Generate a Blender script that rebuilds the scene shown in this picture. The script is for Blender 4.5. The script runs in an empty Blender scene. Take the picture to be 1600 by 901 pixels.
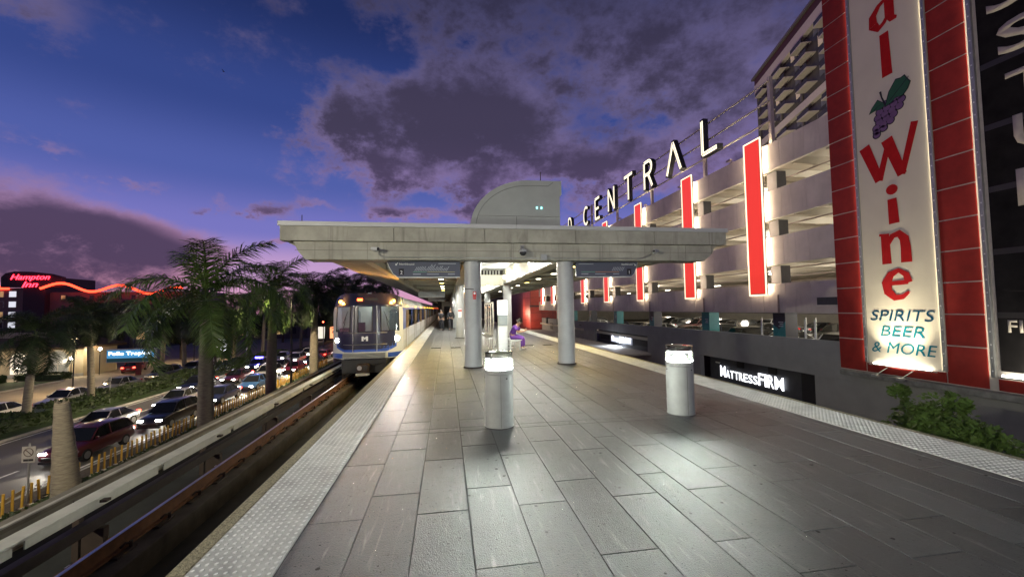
import bpy, bmesh, math, random
from mathutils import Vector, Matrix, Euler
random.seed(7)
scn = bpy.context.scene
col = scn.collection
rad = math.radians

# ------------------------------------------------------------------ camera
cam_d = bpy.data.cameras.new('camera')
cam = bpy.data.objects.new('camera', cam_d); col.objects.link(cam)
YAW, PITCH, ROLL = 0.1592, 0.0479, 0.015
fw = Vector((math.sin(YAW)*math.cos(PITCH), math.cos(YAW)*math.cos(PITCH), math.sin(PITCH)))
rt = Vector((math.cos(YAW), -math.sin(YAW), 0)); up = rt.cross(fw)
r2 = rt*math.cos(ROLL) - up*math.sin(ROLL); u2 = rt*math.sin(ROLL) + up*math.cos(ROLL)
M = Matrix((r2, u2, -fw)).transposed().to_4x4(); M.translation = Vector((0, 0, 1.7))
cam.matrix_world = M
cam_d.sensor_width = 36.0; cam_d.lens = 36.0*640/1600
cam_d.clip_start = 0.05; cam_d.clip_end = 3000
scn.camera = cam
scn.render.resolution_x, scn.render.resolution_y = 1024, 576

# ------------------------------------------------------------------ render / exposure
scn.render.engine = 'CYCLES'
scn.view_settings.view_transform = 'Standard'; scn.view_settings.look = 'None'
scn.view_settings.exposure = 0.12; scn.view_settings.gamma = 1.0
cy = scn.cycles
cy.use_denoising = True; cy.max_bounces = 6; cy.diffuse_bounces = 3; cy.glossy_bounces = 3
cy.transmission_bounces = 4; cy.transparent_max_bounces = 12; cy.sample_clamp_indirect = 4.0
cy.caustics_reflective = False; cy.caustics_refractive = False
try: cy.use_light_tree = True
except Exception: pass

# ------------------------------------------------------------------ world: dusk sky with clouds
def s2l(c):
    return tuple(((x/255.0)/12.92 if x/255.0 <= 0.04045 else ((x/255.0+0.055)/1.055)**2.4) for x in c)
w = bpy.data.worlds.new('World'); scn.world = w; w.use_nodes = True
nt = w.node_tree; N = nt.nodes; L = nt.links
for n in list(N): N.remove(n)
def node(t, **k):
    n = N.new(t)
    for a, v in k.items(): setattr(n, a, v)
    return n
def put(sock, v):
    if hasattr(v, 'is_output'): L.new(v, sock)
    else: sock.default_value = v
def ma(op, a, b=None, c=None, clamp=False):
    n = node('ShaderNodeMath', operation=op, use_clamp=clamp)
    put(n.inputs[0], a)
    if b is not None: put(n.inputs[1], b)
    if c is not None: put(n.inputs[2], c)
    return n.outputs[0]
def ramp(fac, stops, interp='EASE'):
    n = node('ShaderNodeValToRGB'); n.color_ramp.interpolation = interp
    e = n.color_ramp.elements
    while len(e) < len(stops): e.new(0.5)
    for i, (p, c) in enumerate(stops):
        e[i].position = p; e[i].color = (*s2l(c), 1) if len(c) == 3 else c
    L.new(fac, n.inputs[0]); return n.outputs[0]
def mixc(f, a, b):
    n = node('ShaderNodeMix', data_type='RGBA'); put(n.inputs[0], f)
    put(n.inputs[6], a); put(n.inputs[7], b); return n.outputs[2]
tc = node('ShaderNodeTexCoord'); sep = node('ShaderNodeSeparateXYZ'); L.new(tc.outputs['Generated'], sep.inputs[0])
sx, sy, sz = sep.outputs
U = ma('ARCTAN2', sx, sy); V = ma('ARCSINE', sz)
def wn(scale, detail, rough, zs=2.2, seed=0.0):
    mp = node('ShaderNodeMapping'); mp.inputs['Scale'].default_value = (1, 1, zs); mp.inputs['Location'].default_value = (seed, seed*.7, seed*.3)
    L.new(tc.outputs['Generated'], mp.inputs[0])
    n = node('ShaderNodeTexNoise'); n.inputs['Scale'].default_value = scale; n.inputs['Detail'].default_value = detail
    n.inputs['Roughness'].default_value = rough; L.new(mp.outputs[0], n.inputs['Vector']); return n.outputs['Fac']
n1 = wn(5.5, 12, .62, 1.7); n3 = wn(17, 8, .68, 1.4, 9.0); n4 = wn(9, 6, .6, 1.6, 2.0)
# domain-warped angle coordinates so that cloud outlines are ragged
Uw = ma('ADD', U, ma('ADD', ma('MULTIPLY', ma('SUBTRACT', n1, .5), .24), ma('MULTIPLY', ma('SUBTRACT', n3, .5), .09)))
Vw = ma('ADD', V, ma('ADD', ma('MULTIPLY', ma('SUBTRACT', n4, .5), .09), ma('MULTIPLY', ma('SUBTRACT', n3, .5), .05)))
CLOUDS = [(-.07, .43, .20, .085, 1.3), (-.22, .40, .10, .05, .9), (.12, .42, .15, .08, 1.15), (-.11, .31, .10, .04, 1.0),
          (.42, .55, .36, .15, .85), (0, .67, .34, .07, .9), (.36, .335, .14, .04, 1.0), (.10, .30, .12, .035, .8), (.08, .24, .05, .05, .9),
          (.62, .42, .20, .10, .7), (.50, .27, .15, .05, .7), (-.74, .150, .15, .045, 1.0), (-.60, .140, .10, .036, .95), (-.75, .09, .19, .055, 1.1),
          (-.50, .110, .09, .030, .9), (-.62, .06, .14, .03, .8), (-.30, .075, .14, .04, -.9), (-.40, .222, .06, .016, 1.0), (-.29, .232, .06, .010, .6), (-.60, .228, .05, .009, .7),
          (-.50, .217, .04, .008, .6), (-.07, .222, .08, .016, 1.1), (-.70, .47, .06, .04, .5), (-.69, .26, .03, .012, .5), (-.36, .150, .05, .010, .6),
          (1.0, .30, .35, .10, .8), (1.1, .62, .4, .12, .7), (-1.3, .2, .4, .08, 1.0), (2.2, .25, .5, .1, 1.0), (-2.4, .3, .5, .12, .9), (3.0, .5, .5, .15, .7)]
dens = None
for (u0, v0, a, b, s) in CLOUDS:
    du = ma('DIVIDE', ma('SUBTRACT', Uw, u0), a); dv = ma('DIVIDE', ma('SUBTRACT', Vw, v0), b)
    q = ma('ADD', ma('MULTIPLY', du, du), ma('MULTIPLY', dv, dv))
    g = ma('MULTIPLY', ma('EXPONENT', ma('MULTIPLY', q, -1.0)), s)
    dens = g if dens is None else ma('ADD', dens, g)
dens = ma('ADD', ma('MULTIPLY', dens, .85), ma('MULTIPLY', ma('SUBTRACT', n1, .5), 2.1))
dens = ma('ADD', dens, ma('MULTIPLY', ma('SUBTRACT', n3, .5), .9))
ss = node('ShaderNodeMapRange', interpolation_type='SMOOTHSTEP'); L.new(dens, ss.inputs[0])
ss.inputs[1].default_value = .08; ss.inputs[2].default_value = .74
alpha = ss.outputs[0]
core = node('ShaderNodeMapRange', interpolation_type='SMOOTHSTEP'); L.new(ma('ADD', dens, ma('ADD', ma('MULTIPLY', ma('SUBTRACT', n3, .5), .9), ma('MULTIPLY', ma('SUBTRACT', n4, .5), 1.4))), core.inputs[0])
core.inputs[1].default_value = .30; core.inputs[2].default_value = 1.25
elev = ma('MULTIPLY', V, 1.0)
base = ramp(elev, [(0.0, (214, 150, 176)), (.09, (188, 152, 196)), (.17, (116, 114, 186)), (.28, (78, 92, 162)), (.42, (52, 69, 132)), (.62, (30, 44, 92)), (1.0, (18, 26, 60))])
lite = ramp(elev, [(0.0, (210, 142, 162)), (.12, (168, 126, 162)), (.25, (132, 112, 158)), (.45, (100, 92, 132)), (.7, (62, 62, 96))])
dark = ramp(elev, [(0.0, (90, 64, 90)), (.12, (80, 64, 92)), (.25, (78, 66, 96)), (.42, (64, 58, 82)), (.7, (48, 46, 70))])
cloudc = mixc(core.outputs[0], lite, dark)
sky = mixc(alpha, base, cloudc)
# the eastern half away from the afterglow is dimmer, as at dusk
dim = node('ShaderNodeMapRange'); L.new(sy, dim.inputs[0]); dim.inputs[1].default_value = -1; dim.inputs[2].default_value = .6
dim.inputs[3].default_value = .55; dim.inputs[4].default_value = 1.0
vm = node('ShaderNodeVectorMath', operation='SCALE'); L.new(sky, vm.inputs[0]); L.new(dim.outputs[0], vm.inputs['Scale'])
bg = node('ShaderNodeBackground'); L.new(vm.outputs[0], bg.inputs[0]); bg.inputs[1].default_value = 1.0
wo = node('ShaderNodeOutputWorld'); L.new(bg.outputs[0], wo.inputs[0])

# afterglow: the sun has just set beyond the street
sd = bpy.data.lights.new('sun', 'SUN'); sd.energy = 0.06; sd.angle = rad(25); sd.color = (1.0, .62, .6)
sun = bpy.data.objects.new('sun', sd); col.objects.link(sun)
sun.rotation_euler = Vector((.35, -.9, -.12)).to_track_quat('-Z', 'Y').to_euler()

# ------------------------------------------------------------------ materials
MATS = {}
def mat(name, c, rough=.6, metal=0.0, var=.12, vs=3.0, bump=0.0, bs=40.0, stretch=(1, 1, 1), streak=None, spec=.5, coat=0.0, rv=0.0, rnd=0.0, gen=False, stains=0.0):
    if name in MATS: return MATS[name]
    m = bpy.data.materials.new(name); m.use_nodes = True; t = m.node_tree; b = t.nodes['Principled BSDF']
    b.inputs['Roughness'].default_value = rough; b.inputs['Metallic'].default_value = metal
    b.inputs['Specular IOR Level'].default_value = spec
    if coat: b.inputs['Coat Weight'].default_value = coat; b.inputs['Coat Roughness'].default_value = .08
    tcn = t.nodes.new('ShaderNodeTexCoord')
    vec = tcn.outputs['Object']
    if rnd:
        oi = t.nodes.new('ShaderNodeObjectInfo'); ad = t.nodes.new('ShaderNodeVectorMath'); ad.operation = 'MULTIPLY_ADD'
        cb = t.nodes.new('ShaderNodeCombineXYZ')
        for i in range(3): t.links.new(oi.outputs['Random'], cb.inputs[i])
        t.links.new(cb.outputs[0], ad.inputs[0]); ad.inputs[1].default_value = (37, 53, 19); t.links.new(vec, ad.inputs[2]); vec = ad.outputs[0]
    mp = t.nodes.new('ShaderNodeMapping'); mp.inputs['Scale'].default_value = stretch; t.links.new(vec, mp.inputs[0]); vec = mp.outputs[0]
    no = t.nodes.new('ShaderNodeTexNoise'); no.inputs['Scale'].default_value = vs; no.inputs['Detail'].default_value = 6; no.inputs['Roughness'].default_value = .6
    t.links.new(vec, no.inputs['Vector'])
    mx = t.nodes.new('ShaderNodeMix'); mx.data_type = 'RGBA'
    mx.inputs[6].default_value = tuple(max(0, x*(1-var)) for x in c)+(1,); mx.inputs[7].default_value = tuple(min(1, x*(1+var)) for x in c)+(1,)
    mr = t.nodes.new('ShaderNodeMapRange'); mr.inputs[1].default_value = .3; mr.inputs[2].default_value = .7
    t.links.new(no.outputs['Fac'], mr.inputs[0]); t.links.new(mr.outputs[0], mx.inputs[0]); out = mx.outputs[2]
    if stains:
        n5 = t.nodes.new('ShaderNodeTexNoise'); n5.inputs['Scale'].default_value = (vs*.35 if vs < 30 else 2.6); n5.inputs['Detail'].default_value = 8; n5.inputs['Roughness'].default_value = .7
        t.links.new(vec, n5.inputs['Vector']); m5 = t.nodes.new('ShaderNodeMapRange'); m5.inputs[1].default_value = .5; m5.inputs[2].default_value = .68; m5.inputs[4].default_value = stains
        t.links.new(n5.outputs['Fac'], m5.inputs[0]); mx5 = t.nodes.new('ShaderNodeMix'); mx5.data_type = 'RGBA'
        mx5.inputs[7].default_value = tuple(x*.35 for x in c)+(1,); t.links.new(m5.outputs[0], mx5.inputs[0]); t.links.new(out, mx5.inputs[6]); out = mx5.outputs[2]
    if streak:
        sc, st, colr, lo, hi = streak
        m2 = t.nodes.new('ShaderNodeMapping'); m2.inputs['Scale'].default_value = st; t.links.new(vec, m2.inputs[0])
        n2_ = t.nodes.new('ShaderNodeTexNoise'); n2_.inputs['Scale'].default_value = sc; n2_.inputs['Detail'].default_value = 5; n2_.inputs['Roughness'].default_value = .65
        n2_.inputs['Distortion'].default_value = .6
        t.links.new(m2.outputs[0], n2_.inputs['Vector'])
        mr2 = t.nodes.new('ShaderNodeMapRange'); mr2.inputs[1].default_value = lo; mr2.inputs[2].default_value = hi; t.links.new(n2_.outputs['Fac'], mr2.inputs[0])
        mx2 = t.nodes.new('ShaderNodeMix'); mx2.data_type = 'RGBA'; mx2.inputs[7].default_value = (*colr, 1)
        t.links.new(mr2.outputs[0], mx2.inputs[0]); t.links.new(out, mx2.inputs[6]); out = mx2.outputs[2]
    if rnd:
        hs = t.nodes.new('ShaderNodeHueSaturation'); mr3 = t.nodes.new('ShaderNodeMapRange'); mr3.inputs[3].default_value = 1-rnd; mr3.inputs[4].default_value = 1+rnd
        t.links.new(oi.outputs['Random'], mr3.inputs[0]); t.links.new(mr3.outputs[0], hs.inputs['Value']); t.links.new(out, hs.inputs['Color']); out = hs.outputs[0]
    t.links.new(out, b.inputs['Base Color'])
    if rv:
        mr4 = t.nodes.new('ShaderNodeMapRange'); mr4.inputs[1].default_value = .3; mr4.inputs[2].default_value = .7
        mr4.inputs[3].default_value = max(.03, rough-rv); mr4.inputs[4].default_value = min(1, rough+rv)
        t.links.new(no.outputs['Fac'], mr4.inputs[0]); t.links.new(mr4.outputs[0], b.inputs['Roughness'])
    if bump:
        nb = t.nodes.new('ShaderNodeTexNoise'); nb.inputs['Scale'].default_value = bs; nb.inputs['Detail'].default_value = 4
        t.links.new(vec, nb.inputs['Vector']); bp = t.nodes.new('ShaderNodeBump'); bp.inputs['Strength'].default_value = bump; bp.inputs['Distance'].default_value = .01
        t.links.new(nb.outputs['Fac'], bp.inputs['Height']); t.links.new(bp.outputs[0], b.inputs['Normal'])
    MATS[name] = m; return m
def emat(name, c, s, base=None):
    if name in MATS: return MATS[name]
    m = bpy.data.materials.new(name); m.use_nodes = True; b = m.node_tree.nodes['Principled BSDF']
    b.inputs['Base Color'].default_value = (*(base or c), 1); b.inputs['Emission Color'].default_value = (*c, 1); b.inputs['Emission Strength'].default_value = s
    b.inputs['Roughness'].default_value = .4
    MATS[name] = m; return m
def glass(name, tint=(.9, .95, .95), op=.12, rough=.03):
    if name in MATS: return MATS[name]
    m = bpy.data.materials.new(name); m.use_nodes = True; t = m.node_tree; t.nodes.clear()
    o = t.nodes.new('ShaderNodeOutputMaterial'); tr = t.nodes.new('ShaderNodeBsdfTransparent'); tr.inputs[0].default_value = (*tint, 1)
    gl = t.nodes.new('ShaderNodeBsdfGlossy'); gl.inputs['Roughness'].default_value = rough
    fr = t.nodes.new('ShaderNodeFresnel'); fr.inputs[0].default_value = 1.45
    ad = t.nodes.new('ShaderNodeMath'); ad.operation = 'ADD'; ad.use_clamp = True; ad.inputs[1].default_value = op
    mx = t.nodes.new('ShaderNodeMixShader'); t.links.new(fr.outputs[0], ad.inputs[0]); t.links.new(ad.outputs[0], mx.inputs[0])
    t.links.new(tr.outputs[0], mx.inputs[1]); t.links.new(gl.outputs[0], mx.inputs[2]); t.links.new(mx.outputs[0], o.inputs[0])
    MATS[name] = m; return m

# ------------------------------------------------------------------ mesh helpers
class MB:
    def __init__(s): s.v = []; s.f = []
    def quad(s, *p):
        i = len(s.v); s.v += [tuple(q) for q in p]; s.f.append(tuple(range(i, i+len(p)))); return s
    def box(s, x0, y0, z0, x1, y1, z1):
        i = len(s.v)
        s.v += [(x0, y0, z0), (x1, y0, z0), (x1, y1, z0), (x0, y1, z0), (x0, y0, z1), (x1, y0, z1), (x1, y1, z1), (x0, y1, z1)]
        s.f += [tuple(i+k for k in q) for q in ((3, 2, 1, 0), (4, 5, 6, 7), (0, 1, 5, 4), (1, 2, 6, 5), (2, 3, 7, 6), (3, 0, 4, 7))]; return s
    def cbox(s, x0, y0, z0, x1, y1, z1, c):      # chamfered top edges
        i = len(s.v)
        s.v += [(x0, y0, z0), (x1, y0, z0), (x1, y1, z0), (x0, y1, z0), (x0, y0, z1-c), (x1, y0, z1-c), (x1, y1, z1-c), (x0, y1, z1-c),
                (x0+c, y0+c, z1), (x1-c, y0+c, z1), (x1-c, y1-c, z1), (x0+c, y1-c, z1)]
        s.f += [tuple(i+k for k in q) for q in ((3, 2, 1, 0), (0, 1, 5, 4), (1, 2, 6, 5), (2, 3, 7, 6), (3, 0, 4, 7), (4, 5, 9, 8), (5, 6, 10, 9), (6, 7, 11, 10), (7, 4, 8, 11), (8, 9, 10, 11))]; return s
    def tube(s, p0, p1, r0, r1=None, n=10, caps=True):
        r1 = r0 if r1 is None else r1
        p0 = Vector(p0); p1 = Vector(p1); d = (p1-p0).normalized()
        a = d.orthogonal().normalized(); b = d.cross(a); i = len(s.v)
        for p, r in ((p0, r0), (p1, r1)):
            for k in range(n):
                t = 2*math.pi*k/n; s.v.append(tuple(p+a*(r*math.cos(t))+b*(r*math.sin(t))))
        for k in range(n): s.f.append((i+k, i+(k+1) % n, i+n+(k+1) % n, i+n+k))
        if caps: s.f.append(tuple(i+n-1-k for k in range(n))); s.f.append(tuple(i+n+k for k in range(n)))
        return s
    def path(s, pts, r, n=8):
        rs = r if isinstance(r, (list, tuple)) else [r]*len(pts)
        pts = [Vector(p) for p in pts]; i0 = len(s.v); a = None
        for k, p in enumerate(pts):
            d = (pts[min(k+1, len(pts)-1)]-pts[max(k-1, 0)]).normalized()
            if a is None: a = d.orthogonal().normalized()
            a = (a-d*a.dot(d)).normalized(); b = d.cross(a)
            for j in range(n):
                t = 2*math.pi*j/n; s.v.append(tuple(p+a*(rs[k]*math.cos(t))+b*(rs[k]*math.sin(t))))
        for k in range(len(pts)-1):
            for j in range(n):
                s.f.append((i0+k*n+j, i0+k*n+(j+1) % n, i0+(k+1)*n+(j+1) % n, i0+(k+1)*n+j))
        s.f.append(tuple(i0+n-1-j for j in range(n))); e = i0+(len(pts)-1)*n; s.f.append(tuple(e+j for j in range(n))); return s
    def lathe(s, prof, n=24, c=(0, 0, 0)):
        i0 = len(s.v)
        for r, z in prof:
            for k in range(n):
                t = 2*math.pi*k/n; s.v.append((c[0]+r*math.cos(t), c[1]+r*math.sin(t), c[2]+z))
        for j in range(len(prof)-1):
            for k in range(n): s.f.append((i0+j*n+k, i0+j*n+(k+1) % n, i0+(j+1)*n+(k+1) % n, i0+(j+1)*n+k))
        s.f.append(tuple(i0+n-1-k for k in range(n))); e = i0+(len(prof)-1)*n; s.f.append(tuple(e+k for k in range(n))); return s
    def prism(s, poly, o, ex, ey, depth):        # poly (2D) extruded along n = ex x ey by depth
        o = Vector(o); ex = Vector(ex); ey = Vector(ey); nn = ex.cross(ey).normalized()*depth
        i = len(s.v); m = len(poly)
        s.v += [tuple(o+ex*p[0]+ey*p[1]) for p in poly]; s.v += [tuple(o+ex*p[0]+ey*p[1]+nn) for p in poly]
        s.f.append(tuple(i+m-1-k for k in range(m))); s.f.append(tuple(i+m+k for k in range(m)))
        for k in range(m): s.f.append((i+k, i+(k+1) % m, i+m+(k+1) % m, i+m+k))
        return s
    def mesh(s, name, m, smooth=False):
        me = bpy.data.meshes.new(name); me.from_pydata(s.v, [], s.f); me.update()
        if m is not None: me.materials.append(m)
        if smooth:
            me.polygons.foreach_set('use_smooth', [True]*len(me.polygons))
            try: me.set_sharp_from_angle(angle=rad(38))
            except Exception: pass
        return me
    def build(s, name, m, parent=None, smooth=False, bevel=0):
        o = bpy.data.objects.new(name, s.mesh(name, m, smooth)); col.objects.link(o)
        if parent is not None: o.parent = parent
        if bevel:
            b = o.modifiers.new('bevel', 'BEVEL'); b.width = bevel; b.segments = 2; b.limit_method = 'ANGLE'
        return o
def B(*a): return MB().box(*a)
def tag(o, label=None, cat=None, group=None, kind=None):
    if label: o['label'] = label
    if cat: o['category'] = cat
    if group: o['group'] = group
    if kind: o['kind'] = kind
    return o
def thing(name, label, cat, loc=(0, 0, 0), rz=0.0, group=None):
    o = bpy.data.objects.new(name, None); col.objects.link(o); o.location = loc; o.rotation_euler = (0, 0, rz); o.empty_display_size = .2
    return tag(o, label, cat, group)
def kids(o): return [c for c in bpy.data.objects if c.parent == o]
KID = {}
def copy_tree(o, parent=None, cache=True):
    c = o.copy(); col.objects.link(c); c.parent = parent
    ks = KID.get(o.name)
    if ks is None: ks = KID[o.name] = kids(o)
    for ch in ks: copy_tree(ch, c)
    return c
def inst(name, me, loc, parent=None, rot=None, sc=None):
    o = bpy.data.objects.new(name, me); col.objects.link(o); o.location = loc
    if rot: o.rotation_euler = rot
    if sc: o.scale = sc
    if parent is not None: o.parent = parent
    return o
LK = 4.3
def lamp(name, kind, loc, power, c, size=.1, parent=None, aim=None, spot=None, blend=.4):
    d = bpy.data.lights.new(name, kind); d.energy = power*LK; d.color = c
    if kind == 'AREA': d.shape = 'DISK'; d.size = size
    else: d.shadow_soft_size = size
    if kind == 'SPOT': d.spot_size = rad(spot or 90); d.spot_blend = blend
    o = bpy.data.objects.new(name, d); col.objects.link(o); o.location = loc
    if aim is not None: o.rotation_euler = Vector(aim).to_track_quat('-Z', 'Y').to_euler()
    if parent is not None: o.parent = parent
    return o
def text_polys(s, size=1.0, extrude=.0, shear=0.0, spacing=1.0, bold=0.0, align='CENTER'):
    cu = bpy.data.curves.new('t', 'FONT'); cu.body = s; cu.size = size; cu.extrude = extrude; cu.shear = shear; cu.space_character = spacing
    cu.offset = bold; cu.align_x = align; cu.align_y = 'BOTTOM_BASELINE'; cu.resolution_u = 3
    o = bpy.data.objects.new('t', cu); col.objects.link(o)
    dg = bpy.context.evaluated_depsgraph_get(); me = bpy.data.meshes.new_from_object(o.evaluated_get(dg))
    bpy.data.objects.remove(o); bpy.data.curves.remove(cu); return me
def frame(o, right, upv):
    right = Vector(right).normalized(); upv = Vector(upv).normalized(); n = right.cross(upv)
    m = Matrix((right, upv, n)).transposed().to_4x4(); m.translation = Vector(o); return m
def text(name, s, o, right, upv, size, m, width=None, extrude=.004, shear=0, spacing=1.0, bold=0.0, parent=None, align='CENTER', height=None):
    me = text_polys(s, 1.0, 0, shear, spacing, bold, align)
    xs = [v.co.x for v in me.vertices]; ys = [v.co.y for v in me.vertices]
    kx = size if width is None else width/(max(xs)-min(xs)); ky = size if height is None else height/(max(ys)-min(ys))
    cx = (max(xs)+min(xs))/2 if width is not None else 0
    y0 = min(ys) if height is not None else 0
    F = frame(o, right, upv)
    bm = bmesh.new(); bm.from_mesh(me)
    if extrude:
        r = bmesh.ops.extrude_face_region(bm, geom=bm.faces[:])
        for v in r['geom']:
            if isinstance(v, bmesh.types.BMVert): v.co.z += 1.0
    for v in bm.verts: v.co = F @ Vector(((v.co.x-cx)*kx, (v.co.y-y0)*ky, v.co.z*extrude))
    bmesh.ops.recalc_face_normals(bm, faces=bm.faces[:])
    bm.to_mesh(me); bm.free(); me.materials.clear(); me.materials.append(m); me.name = name
    ob = bpy.data.objects.new(name, me); col.objects.link(ob)
    if parent is not None: ob.parent = parent
    return ob
def stroke(pts, ws):
    """polygon ribbon along 2D points with widths -> list of quads (2D)"""
    out = []; Ls = []; Rs = []
    for i, p in enumerate(pts):
        a = Vector(pts[max(0, i-1)]); b = Vector(pts[min(len(pts)-1, i+1)]); d = (b-a).normalized(); n = Vector((-d.y, d.x))
        wv = ws[i] if isinstance(ws, (list, tuple)) else ws
        Ls.append(Vector(p)+n*wv/2); Rs.append(Vector(p)-n*wv/2)
    for i in range(len(pts)-1): out.append([Rs[i], Rs[i+1], Ls[i+1], Ls[i]])
    return out
def arc(cx, cy, rx, ry, a0, a1, n=14):
    return [(cx+rx*math.cos(rad(a0+(a1-a0)*i/n)), cy+ry*math.sin(rad(a0+(a1-a0)*i/n))) for i in range(n+1)]
def flat_polys(name, polys, o, right, upv, m, parent=None, depth=.004):
    mb = MB(); nrm = Vector(right).cross(Vector(upv)); o = Vector(o)
    for pi_, p in enumerate(polys):
        ar = sum(p[i][0]*p[(i+1) % len(p)][1]-p[(i+1) % len(p)][0]*p[i][1] for i in range(len(p)))
        mb.prism(p if ar > 0 else p[::-1], o+nrm*(.0007*(pi_ % 9)), right, upv, depth)
    return mb.build(name, m, parent)
def recalc(o):
    bm = bmesh.new(); bm.from_mesh(o.data); bmesh.ops.recalc_face_normals(bm, faces=bm.faces[:]); bm.to_mesh(o.data); bm.free(); return o
# ================================================================== THE SETTING: ground, street level, platform, tracks
SZ = -5.5                                            # street level below the platform floor
M_asph = mat('asphalt', (.105, .098, .088), .55, var=.25, vs=.6, bump=.25, bs=25, rv=.12)
M_lot = mat('lot_concrete', (.26, .22, .17), .75, var=.2, vs=.3, bump=.1)
M_grass = mat('lawn', (.035, .07, .015), .9, var=.5, vs=2.0, bump=.6, bs=60)
M_walk = mat('sidewalk', (.24, .22, .19), .8, var=.2, vs=1.0, bump=.1)
M_kerb = mat('kerb_concrete', (.36, .35, .32), .8, var=.15, vs=2)
M_paint = mat('road_paint', (.70, .70, .66), .6, var=.25, vs=6)
M_soil = mat('verge_soil', (.07, .055, .035), .95, var=.4, vs=3, bump=.5)
tag(B(-400, -100, SZ-.5, 400, 900, SZ-.02).build('ground', mat('far_ground', (.05, .055, .045), .9, var=.3, vs=.05)), kind='structure')
tag(B(-25.0, -20, SZ-.4, -16.6, 300, SZ).build('road', M_asph), kind='structure')
tag(B(-16.45, -20, SZ-.4, -12.4, 300, SZ+.12).build('verge', M_soil), kind='structure')
tag(B(-16.6, -20, SZ-.4, -16.45, 300, SZ+.13).build('kerb', M_kerb), kind='structure')
tag(B(-25.15, -20, SZ-.4, -25.0, 300, SZ+.13).build('kerb', M_kerb), kind='structure')
tag(B(-28.2, -20, SZ-.4, -25.15, 300, SZ+.11).build('grass_strip', M_grass), kind='structure')
tag(B(-41.2, -20, SZ-.4, -28.2, 52.2, SZ+.004).build('parking_lot', M_lot), kind='structure')
tag(B(-60, 52.2, SZ-.4, -28.2, 130, SZ+.006).build('parking_lot', M_lot), kind='structure')
tag(B(-75, -20, SZ-.4, -41.35, 52.2, SZ+.10).build('lawn', M_grass), kind='structure')
tag(B(-41.35, -20, SZ-.4, -41.2, 52.2, SZ+.15).build('kerb', M_kerb), kind='structure')
tag(B(-75, 44.5, SZ+.10, -43.5, 46.2, SZ+.125).build('path', M_walk), kind='structure')
tag(B(13.0, -20, SZ-.4, 20.98, 200, SZ+.004).build('lane', M_asph), kind='structure')
mk = MB()
mk.box(-17.15, -20, SZ, -17.02, 200, SZ+.006)
mk.box(-24.75, -20, SZ, -24.62, 200, SZ+.006)
for i in range(40):
    mk.box(-19.75, -10+i*6.0, SZ, -19.63, -7.2+i*6.0, SZ+.006); mk.box(-22.3, -8+i*6.0, SZ, -22.18, -5.2+i*6.0, SZ+.006)
tag(mk.build('road_markings', M_paint), kind='structure')

# ---------------- platform
M_conc = mat('precast_concrete', (.37, .365, .31), .85, var=.20, vs=1.6, bump=.35, bs=60, streak=(4, (1, 1, .10), (.17, .165, .14), .55, .80), stains=.35)
M_edge = mat('pebbled_edge', (.27, .24, .15), .85, var=.55, vs=45, bump=.8, bs=90)
M_tact = mat('tactile_vinyl', (.54, .54, .51), .5, var=.14, vs=8, bump=.06, bs=200, rnd=.10, stains=.40)
M_tactt = mat('tactile_dome_lit', (.82, .82, .79), .45, var=.12, vs=5, rnd=.08)  # paler copy of the vinyl, paints lit tops on the domes
M_tile = mat('slate_tile', (.082, .088, .091), .35, var=.32, vs=60, bump=.7, bs=120, spec=.5, rnd=.26, rv=.10, stains=.35,
             streak=(17, (1.0, .10, 1), (.26, .26, .245), .58, .82))
M_slab = mat('joint_grout', (.035, .035, .035), .9)
PX0, PX1, PEND = -1.82, 6.16, 128.0
plat = tag(B(PX0+.14, -8, -1.3, PX1-.14, PEND, -.016).build('platform', M_slab), kind='structure')
B(PX0, -8, -.45, PX0+.125, PEND, -.003).build('edge_beam', M_edge, plat, bevel=.012)
B(PX1-.125, -8, -.45, PX1, PEND, -.003).build('edge_beam', M_edge, plat, bevel=.012)
TL0, TL1, TR0, TR1 = -1.69, -1.12, 5.36, 6.03
# tiles: running bond in columns, narrow band rows at the bollard / column lines
cols = [-1.115+.43*i for i in range(8)] + [2.195+.43*i for i in range(8)]
cols = sorted(cols) + [5.355]
bands = [-.17, 5.94, 12.08, 18.22]
tile_me = {}
def tile_mesh(wd, ln):
    k = (round(wd, 3), round(ln, 3))
    if k not in tile_me:
        tile_me[k] = MB().cbox(0, 0, -.014, k[0], k[1], 0, .0022).mesh('tile', M_tile)
    return tile_me[k]
G = .008
def rows(y0, y1, ph):
    out = []; y = y0; first = ph
    ys = [y0]; yy = y0+first
    while yy < y1-.12: ys.append(yy); yy += 1.22
    ys.append(y1); return list(zip(ys[:-1], ys[1:]))
ntile = 0
segs = [(bands[i]+.09, bands[i+1]-.09) for i in range(3)]
for ci in range(len(cols)-1):
    x0, x1 = cols[ci], cols[ci+1]
    for si, (y0, y1) in enumerate(segs):
        ph = (.41 if ci % 2 else 1.22)
        for (a, b) in rows(y0, y1, ph):
            inst('tile', tile_mesh(x1-x0-G, b-a-G), (x0+G/2, a+G/2, random.uniform(-.0008, .0006)), plat); ntile += 1
    for bnd in bands[1:3]:
        inst('tile', tile_mesh(x1-x0-G, .18-G), (x0+G/2, bnd-.09+G/2, 0), plat); ntile += 1
far = MB(); y = 18.13
for ci in range(len(cols)-1): far.box(cols[ci]+G/2, -2.3, -.014, cols[ci+1]-G/2, -1.3, 0); far.box(cols[ci]+G/2, -1.3+G, -.014, cols[ci+1]-G/2, -.08-G/2, 0)
while y < PEND-2:
    for ci in range(len(cols)-1):
        o = .41 if ci % 2 else 0
        far.box(cols[ci]+G/2, y+o+G/2, -.014, cols[ci+1]-G/2, y+o+1.22-G/2, 0)
    y += 1.22
tag(far.build('tile_field', M_tile, plat), kind='stuff')
gum = MB(); rg = random.Random(4)
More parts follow.
